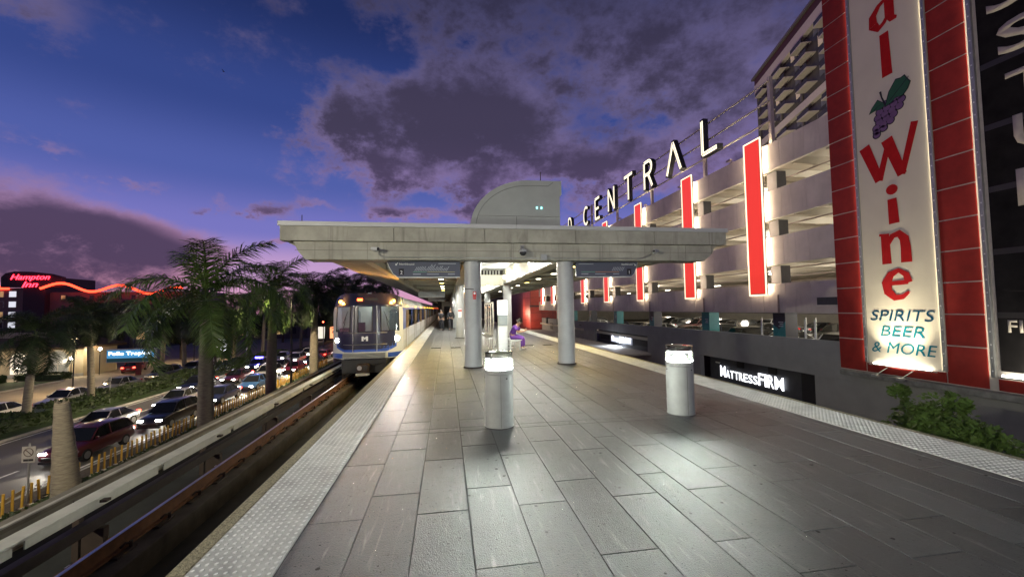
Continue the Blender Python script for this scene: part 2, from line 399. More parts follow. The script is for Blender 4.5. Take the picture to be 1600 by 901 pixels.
for k in range(260):
    gx, gy = rg.uniform(-1.0, 5.2), rg.uniform(1.0, 16.0); r0 = rg.uniform(.008, .022); i0 = len(gum.v)
    gum.v += [(gx+r0*rg.uniform(.7, 1.2)*math.cos(t), gy+r0*rg.uniform(.7, 1.2)*math.sin(t), .0016) for t in [q*math.pi/4 for q in range(8)]]; gum.f.append(tuple(range(i0, i0+8)))
tag(gum.build('gum_spots', mat('old_gum', (.03, .03, .029), .8), plat), kind='stuff')
# tactile panels with truncated domes
def dome_panel(wd, ln, domes=True):
    mb = MB(); mb.cbox(0, 0, -.014, wd-.003, ln-.003, .003, .002); tops = []
    if domes:
        nx = int(round(wd/.0585)); ny = int(round(ln/.061))
        for i in range(nx):
            for j in range(ny):
                cx = (i+.5)*wd/nx; cyy = (j+.5)*ln/ny; k0 = len(mb.v)
                for r, z in ((.0165, .003), (.0125, .0085)):
                    for q in range(6):
                        t = math.pi*q/3; mb.v.append((cx+r*math.cos(t), cyy+r*math.sin(t), z))
                for q in range(6): mb.f.append((k0+q, k0+(q+1) % 6, k0+6+(q+1) % 6, k0+6+q))
                mb.f.append(tuple(k0+6+q for q in range(6))); tops.append(len(mb.f)-1)
    me = mb.mesh('tactile_panel', M_tact); me.materials.append(M_tactt)
    for i in tops: me.polygons[i].material_index = 1
    return me
for (a, b, nm) in ((TL0, TL1, 'l'), (TR0, TR1, 'r')):
    me = dome_panel(b-a, 1.22)
    for k in range(36): inst('tactile_panel', me, (a, -2.44+k*1.22, 0), plat)
    tag(B(a, -2.44+36*1.22, -.014, b, PEND, .004).build('tactile_strip', M_tact, plat), kind='stuff')

# ---------------- left guideway
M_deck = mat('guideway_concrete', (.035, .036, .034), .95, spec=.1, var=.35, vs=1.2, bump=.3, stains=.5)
M_rust = mat('rusty_rail', (.15, .062, .024), .75, metal=.2, var=.35, vs=8, bump=.3)
M_head = mat('polished_rail_head', (.62, .60, .56), .28, metal=1.0, var=.1)
M_plinth = mat('plinth_concrete', (.075, .066, .055), .95, spec=.1, var=.3, vs=3, bump=.4)
M_black = mat('black_rubber', (.012, .012, .012), .6, var=.2)
M_clip = mat('rail_clip', (.045, .03, .022), .7, var=.3, metal=.4)
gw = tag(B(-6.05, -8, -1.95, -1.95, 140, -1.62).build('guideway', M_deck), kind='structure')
def track(xl, xr, parent, fasteners=True):
    for x in (xl, xr):
        B(x-.30, -8, -1.62, x+.30, 140, -1.30).build('plinth', M_plinth, parent, bevel=.02)
        r = MB(); r.box(x-.07, -8, -1.27, x+.07, 140, -1.245); r.box(x-.012, -8, -1.245, x+.012, 140, -1.11); r.box(x-.036, -8, -1.11, x+.036, 140, -1.078)
        rr = r.build('rail', M_rust, parent); B(x-.012, -8, -1.077, x+.034, 140, -1.071).build('rail_head', M_head, rr)
track(-2.70, -4.12, gw)
fz = MB(); fz.box(-.13, -.17, -1.30, .13, .17, -1.272)
for sgn in (-1, 1):
    fz.tube((sgn*.10, sgn*.10, -1.272), (sgn*.10, sgn*.10, -1.20), .022, n=6); fz.path([(sgn*.10, sgn*.10, -1.23), (sgn*.07, sgn*.05, -1.205), (sgn*.045, 0, -1.235)], .016, 5)
fme = fz.mesh('rail_fastener', M_clip)
for x in (-4.12, -2.70):
    for k in range(46): inst('rail_fastener', fme, (x, -1.4+k*.742, 0), gw)
# third rail under its pale cover board
M_board = mat('cover_board', (.45, .44, .38), .6, var=.16, vs=2.5, bump=.1, stains=.35)
M_steel = mat('conductor_steel', (.10, .09, .085), .5, metal=.7, var=.2)
tr = tag(thing('third_rail', 'pale cover board over the third rail beside the track', 'third rail', (0, 0, 0)))
for k in range(28):
    y0 = -6+k*4.6
    B(-4.93, y0, -.83, -4.70, y0+4.585, -.795).build('cover_board', M_board, tr, bevel=.006)
    B(-4.935, y0, -.97, -4.915, y0+4.585, -.832).build('side_board', M_board, tr)
    for q in (0, 2.3): B(-4.72, y0+q+.06, -.93, -4.705, y0+q+2.22, -.832).build('side_board', M_board, tr)
B(-4.82, -6, -1.20, -4.70, 122, -1.06).build('conductor', M_steel, tr)
br = MB(); br.box(-4.90, -.05, -1.62, -4.64, .05, -1.21); br.box(-5.02, -.04, -1.62, -4.94, .04, -.83); br.box(-5.02, -.04, -.87, -4.62, .04, -.835)
bme = br.mesh('bracket', M_clip)
for k in range(40): inst('bracket', bme, (0, -5+k*2.9, 0), tr)
# bond boxes and cable stubs between rail and third rail
M_box = mat('bond_box_iron', (.02, .02, .021), .5, var=.3, metal=.3)
M_tag = mat('white_cable_tag', (.75, .73, .62), .6)
for k, y in enumerate((4.6, 6.15, 9.3, 13.4)):
    t_ = thing('track_bond_box', ('first', 'second', 'third', 'fourth')[k]+' black bond box along the track bed, counted from the near end', 'track equipment', (-4.42, y, -1.62), 0, 'track equipment boxes')
    mb = MB(); mb.lathe([(.16, 0), (.17, .10), (.15, .2), (.06, .23)], 12); mb.build('drum', M_box, t_, True)
    B(-.10, -.34, 0, .12, -.14, .17).build('junction_box', M_box, t_, bevel=.01)
    MB().path([(0, .1, .22), (.03, .22, .32), (.0, .36, .28), (-.05, .5, .06)], .018, 6).build('cable', M_black, t_, True)
    MB().path([(0, -.2, .17), (.02, -.24, .3), (.03, -.36, .31)], .02, 6).build('cable', M_black, t_, True)
    B(-.03, -.42, .22, .05, -.36, .36).build('cable_tag', M_tag, t_); B(-.03, .30, .2, .04, .36, .33).build('cable_tag', M_tag, t_)
tag(B(-4.45, 6.9, -1.62, -4.40, 7.05, -1.585).build('track_marker', emat('red_marker', (1, .04, .02), .55, (.8, .05, .03))), 'small red reflective marker on the track bed', 'marker')
# outer parapet of the guideway
pp = tag(B(-6.25, -8, -1.95, -6.05, 140, -1.28).build('guideway_parapet', mat('parapet_concrete', (.22, .21, .17), .85, var=.25, vs=1.5, stains=.4)), kind='structure')
B(-6.28, -8, -1.28, -6.02, 140, -1.22).build('coping', mat('coping', (.16, .145, .11), .85, var=.3), pp)
B(-6.08, -8, -1.22, -6.02, 140, -1.195).build('edge_trim', mat('trim_strip', (.42, .40, .35), .7, var=.2), pp)
# right guideway (hidden beyond the far platform edge, but it is there)
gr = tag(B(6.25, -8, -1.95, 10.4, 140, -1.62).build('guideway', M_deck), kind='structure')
track(7.06, 8.48, gr)
gp = tag(B(10.4, -8, -1.95, 10.6, 140, -1.3).build('guideway_parapet', MATS['parapet_concrete']), kind='structure')
for y in range(-6, 140, 24):
    tag(MB().lathe([(.7, 0), (.7, 3.2), (1.2, 3.55)], 20, (-4.0, y+3, SZ)).build('guideway_pier', M_conc, None, True), kind='structure')
    tag(MB().lathe([(.7, 0), (.7, 3.2), (1.2, 3.55)], 20, (8.2, y+3, SZ)).build('guideway_pier', M_conc, None, True), kind='structure')

# ================================================================== STATION CANOPY
M_cream = mat('cream_paint', (.56, .55, .45), .65, var=.08, vs=1.2, bump=.08)
M_cap = mat('white_roof_edge', (.50, .52, .52), .5, var=.06, vs=1.5)
M_col = mat('grey_column_paint', (.38, .40, .41), .42, var=.09, vs=2, bump=.08, bs=60, stains=.18)
M_vault = mat('vault_stucco', (.36, .39, .375), .75, var=.10, vs=1.2, bump=.15, bs=80)
M_deckroof = mat('roof_deck', (.20, .18, .14), .8, var=.25, vs=1)
YB, ROOFZ, CEND = 11.6, 3.98, 118.0
can = thing('station_canopy', 'long concrete platform canopy on round grey columns with an arched roof vault', 'canopy', (2.18, 12.08, 0))
CO = Vector((2.18, 12.08, 0))
def cb(mb): mb.v = [(v[0]-CO.x, v[1]-CO.y, v[2]-CO.z) for v in mb.v]; return mb
# fascia panels with open joints
jx = [-4.35, -1.42, 1.10, 3.80, 6.30, 8.73]
for i in range(5):
    mb = MB(); a = jx[i]+(.006 if i else 0); b = jx[i+1]-(.006 if i < 4 else 0)
    mb.box(a, YB, 3.585, b, YB+.30, ROOFZ)
    cb(mb).build('fascia_panel', M_conc, can, bevel=.01)
# lower beam with splayed ends
be = MB(); be.prism([(-3.74, 3.09), (8.02, 3.09), (8.30, 3.32), (8.42, 3.58), (-4.06, 3.58), (-3.92, 3.30)], (0, YB+.80, 0), (1, 0, 0), (0, 0, 1), .70)
cb(be); be.build('front_beam', M_conc, can, bevel=.015)
cb(B(-4.0, YB+.095, 3.34, 8.3, YB+.105, 3.352)).build('form_line', mat('form_line', (.17, .165, .14), .9), can)
for i in range(9): cb(B(-3.5+i*1.36, YB+.094, 3.10, -3.493+i*1.36, YB+.104, 3.57)).build('form_joint', MATS['form_line'], can)
cb(B(-4.40, YB-.035, ROOFZ+.002, 2.0, CEND, ROOFZ+.125)).build('roof_edge_cap', M_cap, can, bevel=.008)
cb(B(2.004, YB-.035, ROOFZ+.002, 8.78, CEND, ROOFZ+.122)).build('roof_edge_cap', M_cap, can, bevel=.008)
# side roofs: cantilever wedge, deck, beams
for sgn in (-1, 1):
    X = lambda x: x if sgn < 0 else 4.36-x
    w_ = [(X(-4.33), 3.62), (X(-3.8), 3.34), (X(-2.36), 3.12), (X(-2.36), 3.74), (X(-4.33), 3.86)]
    if sgn > 0: w_ = w_[::-1]
    mb = MB(); mb.prism(w_, (0, CEND, 0), (1, 0, 0), (0, 0, 1), CEND-YB-.31); recalc(cb(mb).build('cantilever', M_conc, can))
    a, b = sorted((X(-4.30), X(.55))); cb(B(a, YB+.31, 3.87, b, CEND, 3.975)).build('roof_deck', M_deckroof, can)
    a, b = sorted((X(-2.35), X(-2.12))); cb(B(a, YB+.81, 3.10, b, CEND, 3.30)).build('edge_channel', M_cream, can)
    a, b = sorted((X(.56), X(.98))); cb(B(a, YB+.81, 3.08, b, CEND, 3.97)).build('inner_beam', M_cream, can, bevel=.02)
    cc = (X(.985), X(1.03)); a, b = sorted(cc); cb(B(a, YB+.81, 3.12, b, CEND, 3.20)).build('conduit_tray', mat('grey_conduit', (.3, .31, .3), .5, metal=.4), can)
    for k in range(18):
        y = 15.1+k*3.03
        a, b = sorted((X(-2.11), X(.55)))
        cb(B(a, y-.08, 3.16, b, y+.08, 3.86)).build('rib', M_cream if k % 2 else M_conc, can)
        a, b = sorted((X(-2.11), X(.55)))
        if k < 10:
            mb = MB(); mb.tube((X(-2.1), y-2.9, 3.2), (X(.5), y-.2, 3.2), .035, n=6); cb(mb).build('brace', M_cream, can)
        for q in (-1.5, -.7, .05):
            a, b = sorted((X(q), X(q+.10))); cb(B(a, y+.09, 3.55, b, y+2.94, 3.86)).build('purlin', M_conc, can)
for k in range(9):
    for x in (.77, 3.59):
        mb = MB(); mb.lathe([(.25, 0), (.25, 3.085)], 40, (x, 12.08+12.13*k, 0)); c_ = cb(mb).build('column', M_col, can, True)
        mb = MB(); mb.lathe([(.262, 0), (.262, .02), (.252, .03)], 40, (x, 12.08+12.13*k, .001)); cb(mb).build('column_base', M_black, c_, True)
        for q in range(6):
            a = rad(60*q+20); cb(MB().tube((x+.285*math.cos(a), 12.08+12.13*k+.285*math.sin(a), .0), (x+.285*math.cos(a), 12.08+12.13*k+.285*math.sin(a), .035), .016, n=6)).build('anchor_bolt', M_clip, c_)
        mb = MB(); mb.lathe([(.30, .001), (.31, .004), (.31, .010), (.26, .012)], 32, (x, 12.08+12.13*k, 0)); cb(mb).build('base_plate', M_clip, c_, True)
    if k: cb(B(.985, 12.08+12.13*k-.2, 3.06, 3.375, 12.08+12.13*k+.2, 3.68)).build('cross_beam', M_cream, can, bevel=.02)
# louvred clerestory above the cross beam
for k in range(12): cb(B(1.1+k*.18, 24.15, 3.70, 1.1+k*.18+.07, 24.25, 4.5)).build('louver', mat('louver_grey', (.35, .36, .34), .6), can)
cb(B(1.0, 24.4, 3.69, 3.37, 24.45, 5.0)).build('clerestory_back', mat('dark_back', (.03, .03, .03), .8), can)
# arched vault
prof = [(.72, ROOFZ+.12)]+[(2.52-1.80*math.cos(rad(a)), 4.10+1.47*math.sin(rad(a))) for a in range(4, 91, 6)]+[(3.30, 5.575), (3.52, 5.585), (3.52, 5.16), (3.46, 5.08), (3.46, ROOFZ+.12)]
mb = MB(); mb.prism([(x, z) for x, z in prof][::-1], (0, 23.8, 0), (1, 0, 0), (0, 0, 1), 11.75)
v_ = recalc(cb(mb).build('vault', M_vault, can))
inn = [(.88, ROOFZ+.121)]+[(2.52-1.64*math.cos(rad(a)), 4.10+1.31*math.sin(rad(a))) for a in range(4, 87, 6)]+[(2.6, 5.41), (3.10, 5.41), (3.26, 5.53)]
rim = MB(); pts = [(x, 12.06, z) for x, z in inn]; rim.path(pts, .018, 6)
cb(rim).build('rim_moulding', mat('rim', (.22, .24, .225), .7), v_, True)
cb(B(2.10, 12.035, ROOFZ+.13, 2.105, 12.049, 4.45)).build('panel_joint', MATS['form_line'], v_); cb(B(.95, 12.035, 4.46, 3.45, 12.049, 4.465)).build('panel_joint', MATS['form_line'], v_)
for k, x in enumerate((2.72, 2.86)):
    cb(B(x, 12.03, 4.70, x+.035, 12.048, 4.76)).build('pilot_light', emat('teal_pilot', (.3, 1, .95), 3.0), v_)
# lightning rods
for x, y, h, n in ((-3.93, 12.0, .38, 'short lightning rod at the left end of the canopy roof'), (2.95, 12.4, 1.98, 'thin lightning rod on top of the arched vault')):
    tag(MB().tube((x, y, ROOFZ+.12 if x < 0 else 5.58), (x, y, ROOFZ+h if x < 0 else ROOFZ+h+.0), .012, n=6).build('lightning_rod', M_clip), n, 'rod')

# station house closing the far end of the platform
sh_ = thing('station_house', 'pale station house block far down the platform under the canopy', 'building', (2.2, 72, 0))
B(-3.0, 0, 0, 3.1, 12, 3.05).build('wall', M_cream, sh_); B(-2.6, -.06, 0, -1.4, -.01, 2.2).build('door', mat('dark_door', (.03, .03, .032), .5), sh_); B(1.2, -.06, 0, 2.6, -.01, 2.3).build('door', MATS['dark_door'], sh_); B(-1.0, -.05, .9, .8, -.01, 2.1).build('window', MATS['dark_door'], sh_)
B(-5.2, 30, -1.6, 5.6, 30.3, 3.9).build('end_screen', MATS['dark_door'], sh_)
# ---------------- lamps of the canopy
M_globe = emat('globe_light', (1.0, .97, .84), 16.0)
M_disc = emat('disc_light', (1.0, .93, .72), 14.0); M_ydisc = emat('yellow_disc_light', (1.0, .80, .22), 9.0)
M_hous = mat('lamp_housing', (.30, .30, .28), .5, metal=.3)
WHITE = (1.0, .96, .84); YEL = (1.0, .74, .22)
ordn = ['first', 'second', 'third', 'fourth', 'fifth', 'sixth', 'seventh', 'eighth', 'ninth', 'tenth', 'eleventh', 'twelfth', 'thirteenth', 'fourteenth', 'fifteenth', 'sixteenth', 'seventeenth', 'eighteenth', 'nineteenth', 'twentieth']
for k in range(8):
    y = (15.3, 19.8, 22.4, 27.2, 31.8, 36.0, 42, 48)[k]
    for sgn in (1, -1):
        xw = 3.375 if sgn > 0 else .985; xl = xw - sgn*.16
        t_ = thing('wall_lamp', f'{ordn[k]} bright round lamp on the inner canopy beam {"beside the open vault, right row" if sgn > 0 else "behind the left column row"}', 'lamp', (xl, y, 3.42), 0, 'lamps on the inner canopy beams')
        MB().lathe([(.02, -.11), (.09, -.08), (.12, 0), (.09, .08), (.02, .11)], 14).build('globe', M_globe, t_, True)
        B(min(0, sgn*.15), -.05, -.05, max(0, sgn*.15), .05, .05).build('bracket', M_hous, t_)
        if k < 6: lamp('bulb', 'POINT', (-sgn*.16, 0, -.02), (135 if k == 0 else 22) if sgn > 0 else 18, WHITE, .12, t_)
for sgn in (-1, 1):
    for k in range(8):
        x = -.25 if sgn < 0 else 4.62; y = 14.2+k*3.03
        yel = True
        t_ = thing('ceiling_lamp', f'{ordn[k]} round downlight under the {"left" if sgn < 0 else "right"} canopy soffit', 'lamp', (x, y, 3.16), 0, 'round downlights under the canopy')
        MB().lathe([(.13, .0), (.16, .03), (.15, .14), (.05, .17), (.03, .5)], 16).build('housing', M_hous, t_, True)
        MB().lathe([(.12, -.012), (.125, -.002)], 16).build('lens', M_disc if k % 3 else M_ydisc, t_, True)
        if k < 8: lamp('bulb', 'SPOT', (0, 0, -.03), 95, YEL if k < 3 else (1, .96, .84), .12, t_, (0, 0, -1), 150, .6)

# ---------------- things fixed to the front beam
M_gal = mat('galvanised', (.33, .34, .33), .45, metal=.6, var=.1)
M_dome = mat('camera_dome', (.03, .03, .035), .1, spec=.8)
cz = MB().path([(-1.86, YB+.06, 3.30), (-1.80, YB+.06, 3.20), (-1.66, YB+.075, 3.155), (0, YB+.075, 3.15), (2.75, YB+.075, 3.15), (5.85, YB+.075, 3.15), (6.05, YB+.075, 3.2), (6.2, YB+.06, 3.28)], .014, 6)
tag(cz.build('conduit', M_gal, None, True), 'thin grey conduit running along the canopy front beam', 'conduit')
def bullet_cam(x, z, sg, lab):
    t_ = thing('security_camera', lab, 'camera', (x, YB+.10, z))
    MB().tube((0, 0, 0), (0, -.07, 0), .06, n=14).build('mount', M_gal, t_, True)
    MB().path([(0, -.07, 0), (0, -.12, .0), (sg*.03, -.16, .0)], .028, 8).build('arm', M_gal, t_, True)
    MB().tube((-sg*.05, -.12, .015), (sg*.13, -.24, -.01), .05, .055, 14).build('housing', M_cap, t_, True)
    MB().tube((sg*.13, -.24, -.01), (sg*.137, -.247, -.012), .042, n=14).build('lens', M_dome, t_, True)
bullet_cam(-1.95, 3.36, 1, 'white bullet camera on the left part of the canopy beam'); bullet_cam(6.33, 3.36, -1, 'white bullet camera on the right part of the canopy beam')
t_ = thing('dome_camera', 'dome camera on a bracket at the middle of the canopy beam', 'camera', (2.19, YB+.10, 3.38))
B(-.05, -.04, -.02, .05, 0, .14).build('mount', M_gal, t_); MB().path([(0, -.03, .05), (0, -.14, .06), (0, -.16, 0)], .025, 8).build('arm', M_gal, t_, True)
MB().lathe([(.03, .02), (.10, -.02), (.115, -.07)], 18, (0, -.16, 0)).build('hood', M_cap, t_, True)
MB().lathe([(.10, -.07), (.095, -.12), (.06, -.165), (.01, -.18)], 18, (0, -.16, 0)).build('dome', M_dome, t_, True)
tag(B(2.74, YB+.01, 3.08, 2.92, YB+.10, 3.26).build('junction_box', M_col, bevel=.008), 'small grey junction box on the canopy beam', 'box')
tag(MB().path([(2.83, YB+.05, 3.08), (2.80, YB+.05, 2.99), (2.66, YB+.10, 2.93), (2.55, YB+.4, 3.02)], .012, 6).build('flex_conduit', M_gal, None, True), 'short flexible conduit under the junction box', 'conduit')

# hanging destination signs
M_sign = mat('slate_blue_sign', (.075, .085, .12), .4, var=.03); M_signw = mat('sign_white', (.78, .8, .8), .5); M_signd = mat('sign_black', (.008, .008, .012), .4)
M_grn = mat('route_green', (.15, .4, .25), .5); M_yel = mat('route_yellow', (.5, .45, .2), .5); M_org = mat('route_orange', (.6, .25, .12), .5); M_greyt = mat('sign_grey_print', (.36, .39, .44), .5)
def hang_sign(x0, x1, left, lab):
    t_ = thing('destination_sign', lab, 'sign', ((x0+x1)/2, YB+.45, 3.09)); hw = (x1-x0)/2; y = 0
    h = -.455
    if left: poly = [(-hw+.30, h), (hw, h), (hw, -.01), (-hw, -.01), (-hw+.06, -.15), (-hw+.17, -.36)]
    else: poly = [(-hw, h), (hw-.22, h), (hw-.12, -.36), (hw-.04, -.15), (hw, -.01), (-hw, -.01)]
    MB().prism(poly, (0, .06, 0), (1, 0, 0), (0, 0, 1), .12).build('panel', M_sign, t_)
    if left: fr_ = [(-hw, -.005), (-hw+.06, -.15), (-hw+.17, -.36), (-hw+.30, h-.012), (hw, h-.012)]
    else: fr_ = [(-hw, h-.012), (hw-.22, h-.012), (hw-.10, -.36), (hw-.03, -.15), (hw+.01, -.005)]
    MB().path([(p[0], -.02, p[1]) for p in fr_], .020, 6).build('frame', M_signw, t_, True)
    R_, U_ = (1, 0, 0), (0, 0, 1); yy = -.062; s = 1 if left else -1
    def tx(st, x, z, sz, m=M_signw, al='LEFT', b=0.004): text('lettering', st, (x, yy, z), R_, U_, sz, m, extrude=.003, parent=t_, align=al, bold=b)
    if left: tx('Northbound', -hw+.34, -.115, .082); ax = -hw+.27
    else: tx('Southbound', hw-.17, -.105, .075, al='RIGHT'); ax = hw-.10
    flat_polys('arrow', [[(-.028, -.01), (.028, .046), (.038, .036), (-.018, -.02)], [(-.035, .012), (-.035, -.03), (.010, -.03), (.010, -.016), (-.02, -.016), (-.02, .012)]] if left else
               [[(-.028, .046), (.028, -.01), (.018, -.02), (-.038, .036)], [(.035, .012), (.035, -.03), (-.010, -.03), (-.010, -.016), (.02, -.016), (.02, .012)]], (ax, yy, -.095), R_, U_, M_signw, t_, .003)
    bx = -hw+.33 if left else hw-.36
    B(bx, yy-.003, -.40, bx+.14, yy, -.22).build('track_plate', M_signd, t_)
    text('lettering', '2' if left else '1', (bx+.07, yy-.004, -.375), R_, U_, .14, M_signw, extrude=.003, parent=t_, bold=.008)
    # line diagram
    zl = -.315; xa, xb = (-hw+.72, hw-.15) if left else (-hw+.16, hw-.62)
    xm = xa+(xb-xa)*(.33 if left else .36)
    B(xa, yy-.003, zl-.006, xm-.01, yy, zl+.006).build('route_line', M_grn, t_); B(xm+.01, yy-.003, zl-.006, xb, yy, zl+.006).build('route_line', M_yel if left else M_org, t_)
    B(xa, yy-.003, zl-.075, xa+.22, yy, zl-.05).build('route_caption', M_greyt, t_); B(xm, yy-.003, zl-.075, xm+.34, yy, zl-.055).build('route_caption', M_greyt, t_); B(xb-.2, yy-.003, zl-.075, xb, yy, zl-.05).build('route_caption', M_greyt, t_)
    rr = random.Random(5 if left else 9)
    n = 20 if left else 7
    for k in range(n):
        x = (xa+.04+k*(xb-xa-.25)/n) if left else (hw-.86+k*.055); ln = (.07+.13*rr.random()*(1 if 5 < k < 16 else .5)) if left else .12
        flat_polys('station_name', [[(x, zl+.03), (x+.018, zl+.03), (x+.018+ln*.62, zl+.03+ln), (x+ln*.62, zl+.03+ln)]], (0, yy, 0), R_, U_, M_greyt, t_, .003)
    tx('Transfer  to  Airport' if False else '', 0, 0, .05) if False else None
    B((hw-.62) if left else (-hw+.08), yy-.003, -.085, (hw-.12) if left else (-hw+.55), yy, -.066).build('caption_strip', M_greyt, t_)
    for x in (-hw+.5, hw-.25): MB().tube((x, 0, -.02), (x, 0, .2), .015, n=6).build('hanger', M_hous, t_)
hang_sign(-1.66, .40, True, 'dark blue Northbound track 2 sign hanging under the canopy beam')
hang_sign(3.92, 5.92, False, 'dark blue Southbound track 1 sign hanging under the canopy beam')
# fire alarm on the left column
t_ = thing('fire_alarm', 'small red and white fire alarm on the left front column', 'alarm', (.80, 12.08-.25, 2.13))
B(-.05, -.05, -.10, .05, .01, .06).build('box', mat('alarm_red', (.55, .03, .03), .4), t_, bevel=.006); MB().tube((0, -.05, .01), (0, -.07, .01), .032, n=12).build('strobe', M_signw, t_, True); B(-.04, -.045, -.16, .04, .0, -.11).build('pull_station', MATS['alarm_red'], t_)
tag(MB().path([(.50, 12.03, 2.27), (.6, 11.84, 2.27), (.78, 11.81, 2.26)], .01, 6).build('alarm_cable', M_clip, None, True), 'thin cable round the left front column', 'cable')
# ================================================================== PLATFORM FURNITURE
M_bol = mat('bollard_paint', (.34, .355, .34), .55, var=.12, vs=3, bump=.12, bs=70, stains=.30, streak=(5, (1, 1, .15), (.22, .22, .20), .58, .85))
M_clear = glass('clear_lens', (.95, .97, .95), .03); M_core = emat('bollard_tube', (1.0, .98, .90), 26.0)
def bollard(x, y, lab):
    t_ = thing('bollard_light', lab, 'bollard', (x, y, 0), 0, 'lit bollards on the platform')
    MB().lathe([(.216, 0), (.216, .012), (.205, .016), (.205, .745), (.203, .752)], 40).build('post', M_bol, t_, True)
    MB().lathe([(.218, .0015), (.218, .010)], 40).build('base_ring', M_black, t_, True)
    for q in range(3):
        a = rad(-90+120*q+25); MB().tube((.20*math.cos(a), .20*math.sin(a), .70), (.211*math.cos(a), .211*math.sin(a), .70), .010, n=8).build('screw', M_clip, t_)
    B(-.0015, -.2068, .02, .0015, -.2045, .745).build('seam', M_clip, t_)
    MB().lathe([(.202, .758), (.206, .762), (.206, .815), (.2, .82)], 40).build('collar', M_bol, t_, True)
    for k in range(4):
        z = .838+k*.036
        mb = MB(); n = 40; i0 = 0
        for r, zz in ((.188, z), (.214, z-.006), (.214, z+.004), (.188, z+.012)):
            for q in range(n):
                a = 2*math.pi*q/n; mb.v.append((r*math.cos(a), r*math.sin(a), zz))
        for j in range(4):
            for q in range(n): mb.f.append((j*n+q, j*n+(q+1) % n, ((j+1) % 4)*n+(q+1) % n, ((j+1) % 4)*n+q))
        mb.build('louvre_ring', M_signw, t_, True)
    MB().tube((0, 0, .82), (0, 0, .975), .03, n=20).build('lamp_tube', M_core, t_, True)
    mb = MB(); n = 40
    for r, zz in ((.199, .82), (.199, 1.055)):
        for q in range(n): a = 2*math.pi*q/n; mb.v.append((r*math.cos(a), r*math.sin(a), zz))
    for q in range(n): mb.f.append((q, (q+1) % n, n+(q+1) % n, n+q))
    mb.build('lens', M_clear, t_, True)
    for q in range(4):
        a = rad(45+90*q); MB().tube((.18*math.cos(a), .18*math.sin(a), .82), (.18*math.cos(a), .18*math.sin(a), 1.055), .008, n=6).build('rod', M_gal, t_)
    MB().lathe([(.206, 1.055), (.206, 1.066), (.12, 1.078), (.01, 1.083)], 40).build('top_cap', M_clear, t_, True)
    MB().lathe([(.17, .978), (.188, .984), (.17, .99), (.02, .995)], 32).build('reflector', M_gal, t_, True)
    lamp('bulb', 'POINT', (0, 0, .90), 235, (.95, 1.0, .92), .085, t_)
bollard(.75, 6.0, 'lit grey bollard in front of the left canopy column')
bollard(3.66, 6.08, 'lit grey bollard between the right canopy column and the garage')
for x, n in ((.75, 'left'), (3.66, 'right')):  # unseen bollards added behind the camera for frontal light
    for y, q in ((-3.3, 'nearer'), (-9.4, 'farther')): bollard(x, y, f'added unseen lit bollard behind the viewer, {q} {n} one')

# information pylon with map case, windscreen and bench
M_stain = mat('brushed_stainless', (.55, .56, .56), .32, metal=.85, var=.08, vs=2, stretch=(1, 1, 12))
M_map = mat('map_case', (.22, .26, .29), .3, var=.12, vs=3)
t_ = thing('information_pylon', 'stainless information pylon with white lit head on the platform', 'pylon', (2.22, 16.4, 0))
B(-.19, -.14, 0, .19, .14, 1.0).build('base', M_stain, t_, bevel=.01); B(-.185, -.13, 1.004, .185, .13, 1.42).build('map_case', M_map, t_)
B(-.19, -.14, 1.424, .19, .14, 2.02).build('head', emat('pylon_head', (.92, .95, .95), .55), t_, bevel=.01)
flat_polys('pictogram', [[(-.06, 0), (-.01, 0), (-.01, .04), (-.06, .04)], [(.01, 0), (.06, 0), (.06, .04), (.01, .04)], [(-.05, .07), (.05, .07), (.03, .10), (-.03, .10)]], (0, -.142, 1.70), (1, 0, 0), (0, 0, 1), M_greyt, t_)
t_ = thing('windscreen', 'glazed stainless windscreen with posts behind the information pylon', 'windscreen', (1.86, 18.2, 0))
for k in range(5): MB().tube((0, -1.7+k*.85, 0), (0, -1.7+k*.85, 1.93), .03, n=8).build('post', M_stain, t_, True)
MB().tube((0, -1.72, 1.93), (0, 1.72, 1.93), .03, n=8).build('top_rail', M_stain, t_, True); MB().tube((0, -1.72, .55), (0, 1.72, .55), .022, n=8).build('mid_rail', M_stain, t_, True)
M_wglass = glass('windscreen_glass', (.75, .82, .82), .15)
for k in range(4): B(-.006, -1.66+k*.85, .6, .006, -.89+k*.85, 1.88).build('pane', M_wglass, t_)
MB().tube((.05, -1.70, 1.62), (.05, -1.3, 1.62), .018, n=8).build('red_grab_bar', mat('grab_red', (.5, .06, .04), .4), t_)
B(-.20, -1.75, .48, .02, 1.7, .53).build('lean_rail', M_stain, t_)
t_ = thing('bench', 'pale bench seat where the person in purple sits', 'bench', (2.72, 17.0, 0))
for k in range(5): B(-.26+k*.105, -.85, .405, -.26+k*.105+.095, .85, .43).build('slat', mat('bench_slat', (.45, .48, .52), .45), t_, bevel=.006)
for y in (-.65, .65):
    B(-.22, y-.03, 0, -.16, y+.03, .40).build('leg', M_stain, t_); B(.16, y-.03, 0, .22, y+.03, .40).build('leg', M_stain, t_); B(-.22, y-.028, .36, .22, y+.028, .402).build('bearer', M_stain, t_)
t_ = thing('litter_bin', 'pale litter bin beside the left column far under the canopy', 'bin', (1.35, 20.8, 0))
MB().lathe([(.2, 0), (.24, .75), (.25, .8)], 20).build('body', M_cap, t_, True); MB().lathe([(.26, .8), (.22, .9), (.08, .95)], 20).build('lid', M_gal, t_, True)
t_ = thing('column_notice', 'white and red notice on the second left column', 'notice', (.77, 24.21-.255, 1.45))
B(-.10, -.008, -.25, .10, .0, .25).build('panel', M_signw, t_); B(-.10, -.010, .10, .10, -.0085, .2).build('red_band', MATS['grab_red'], t_)
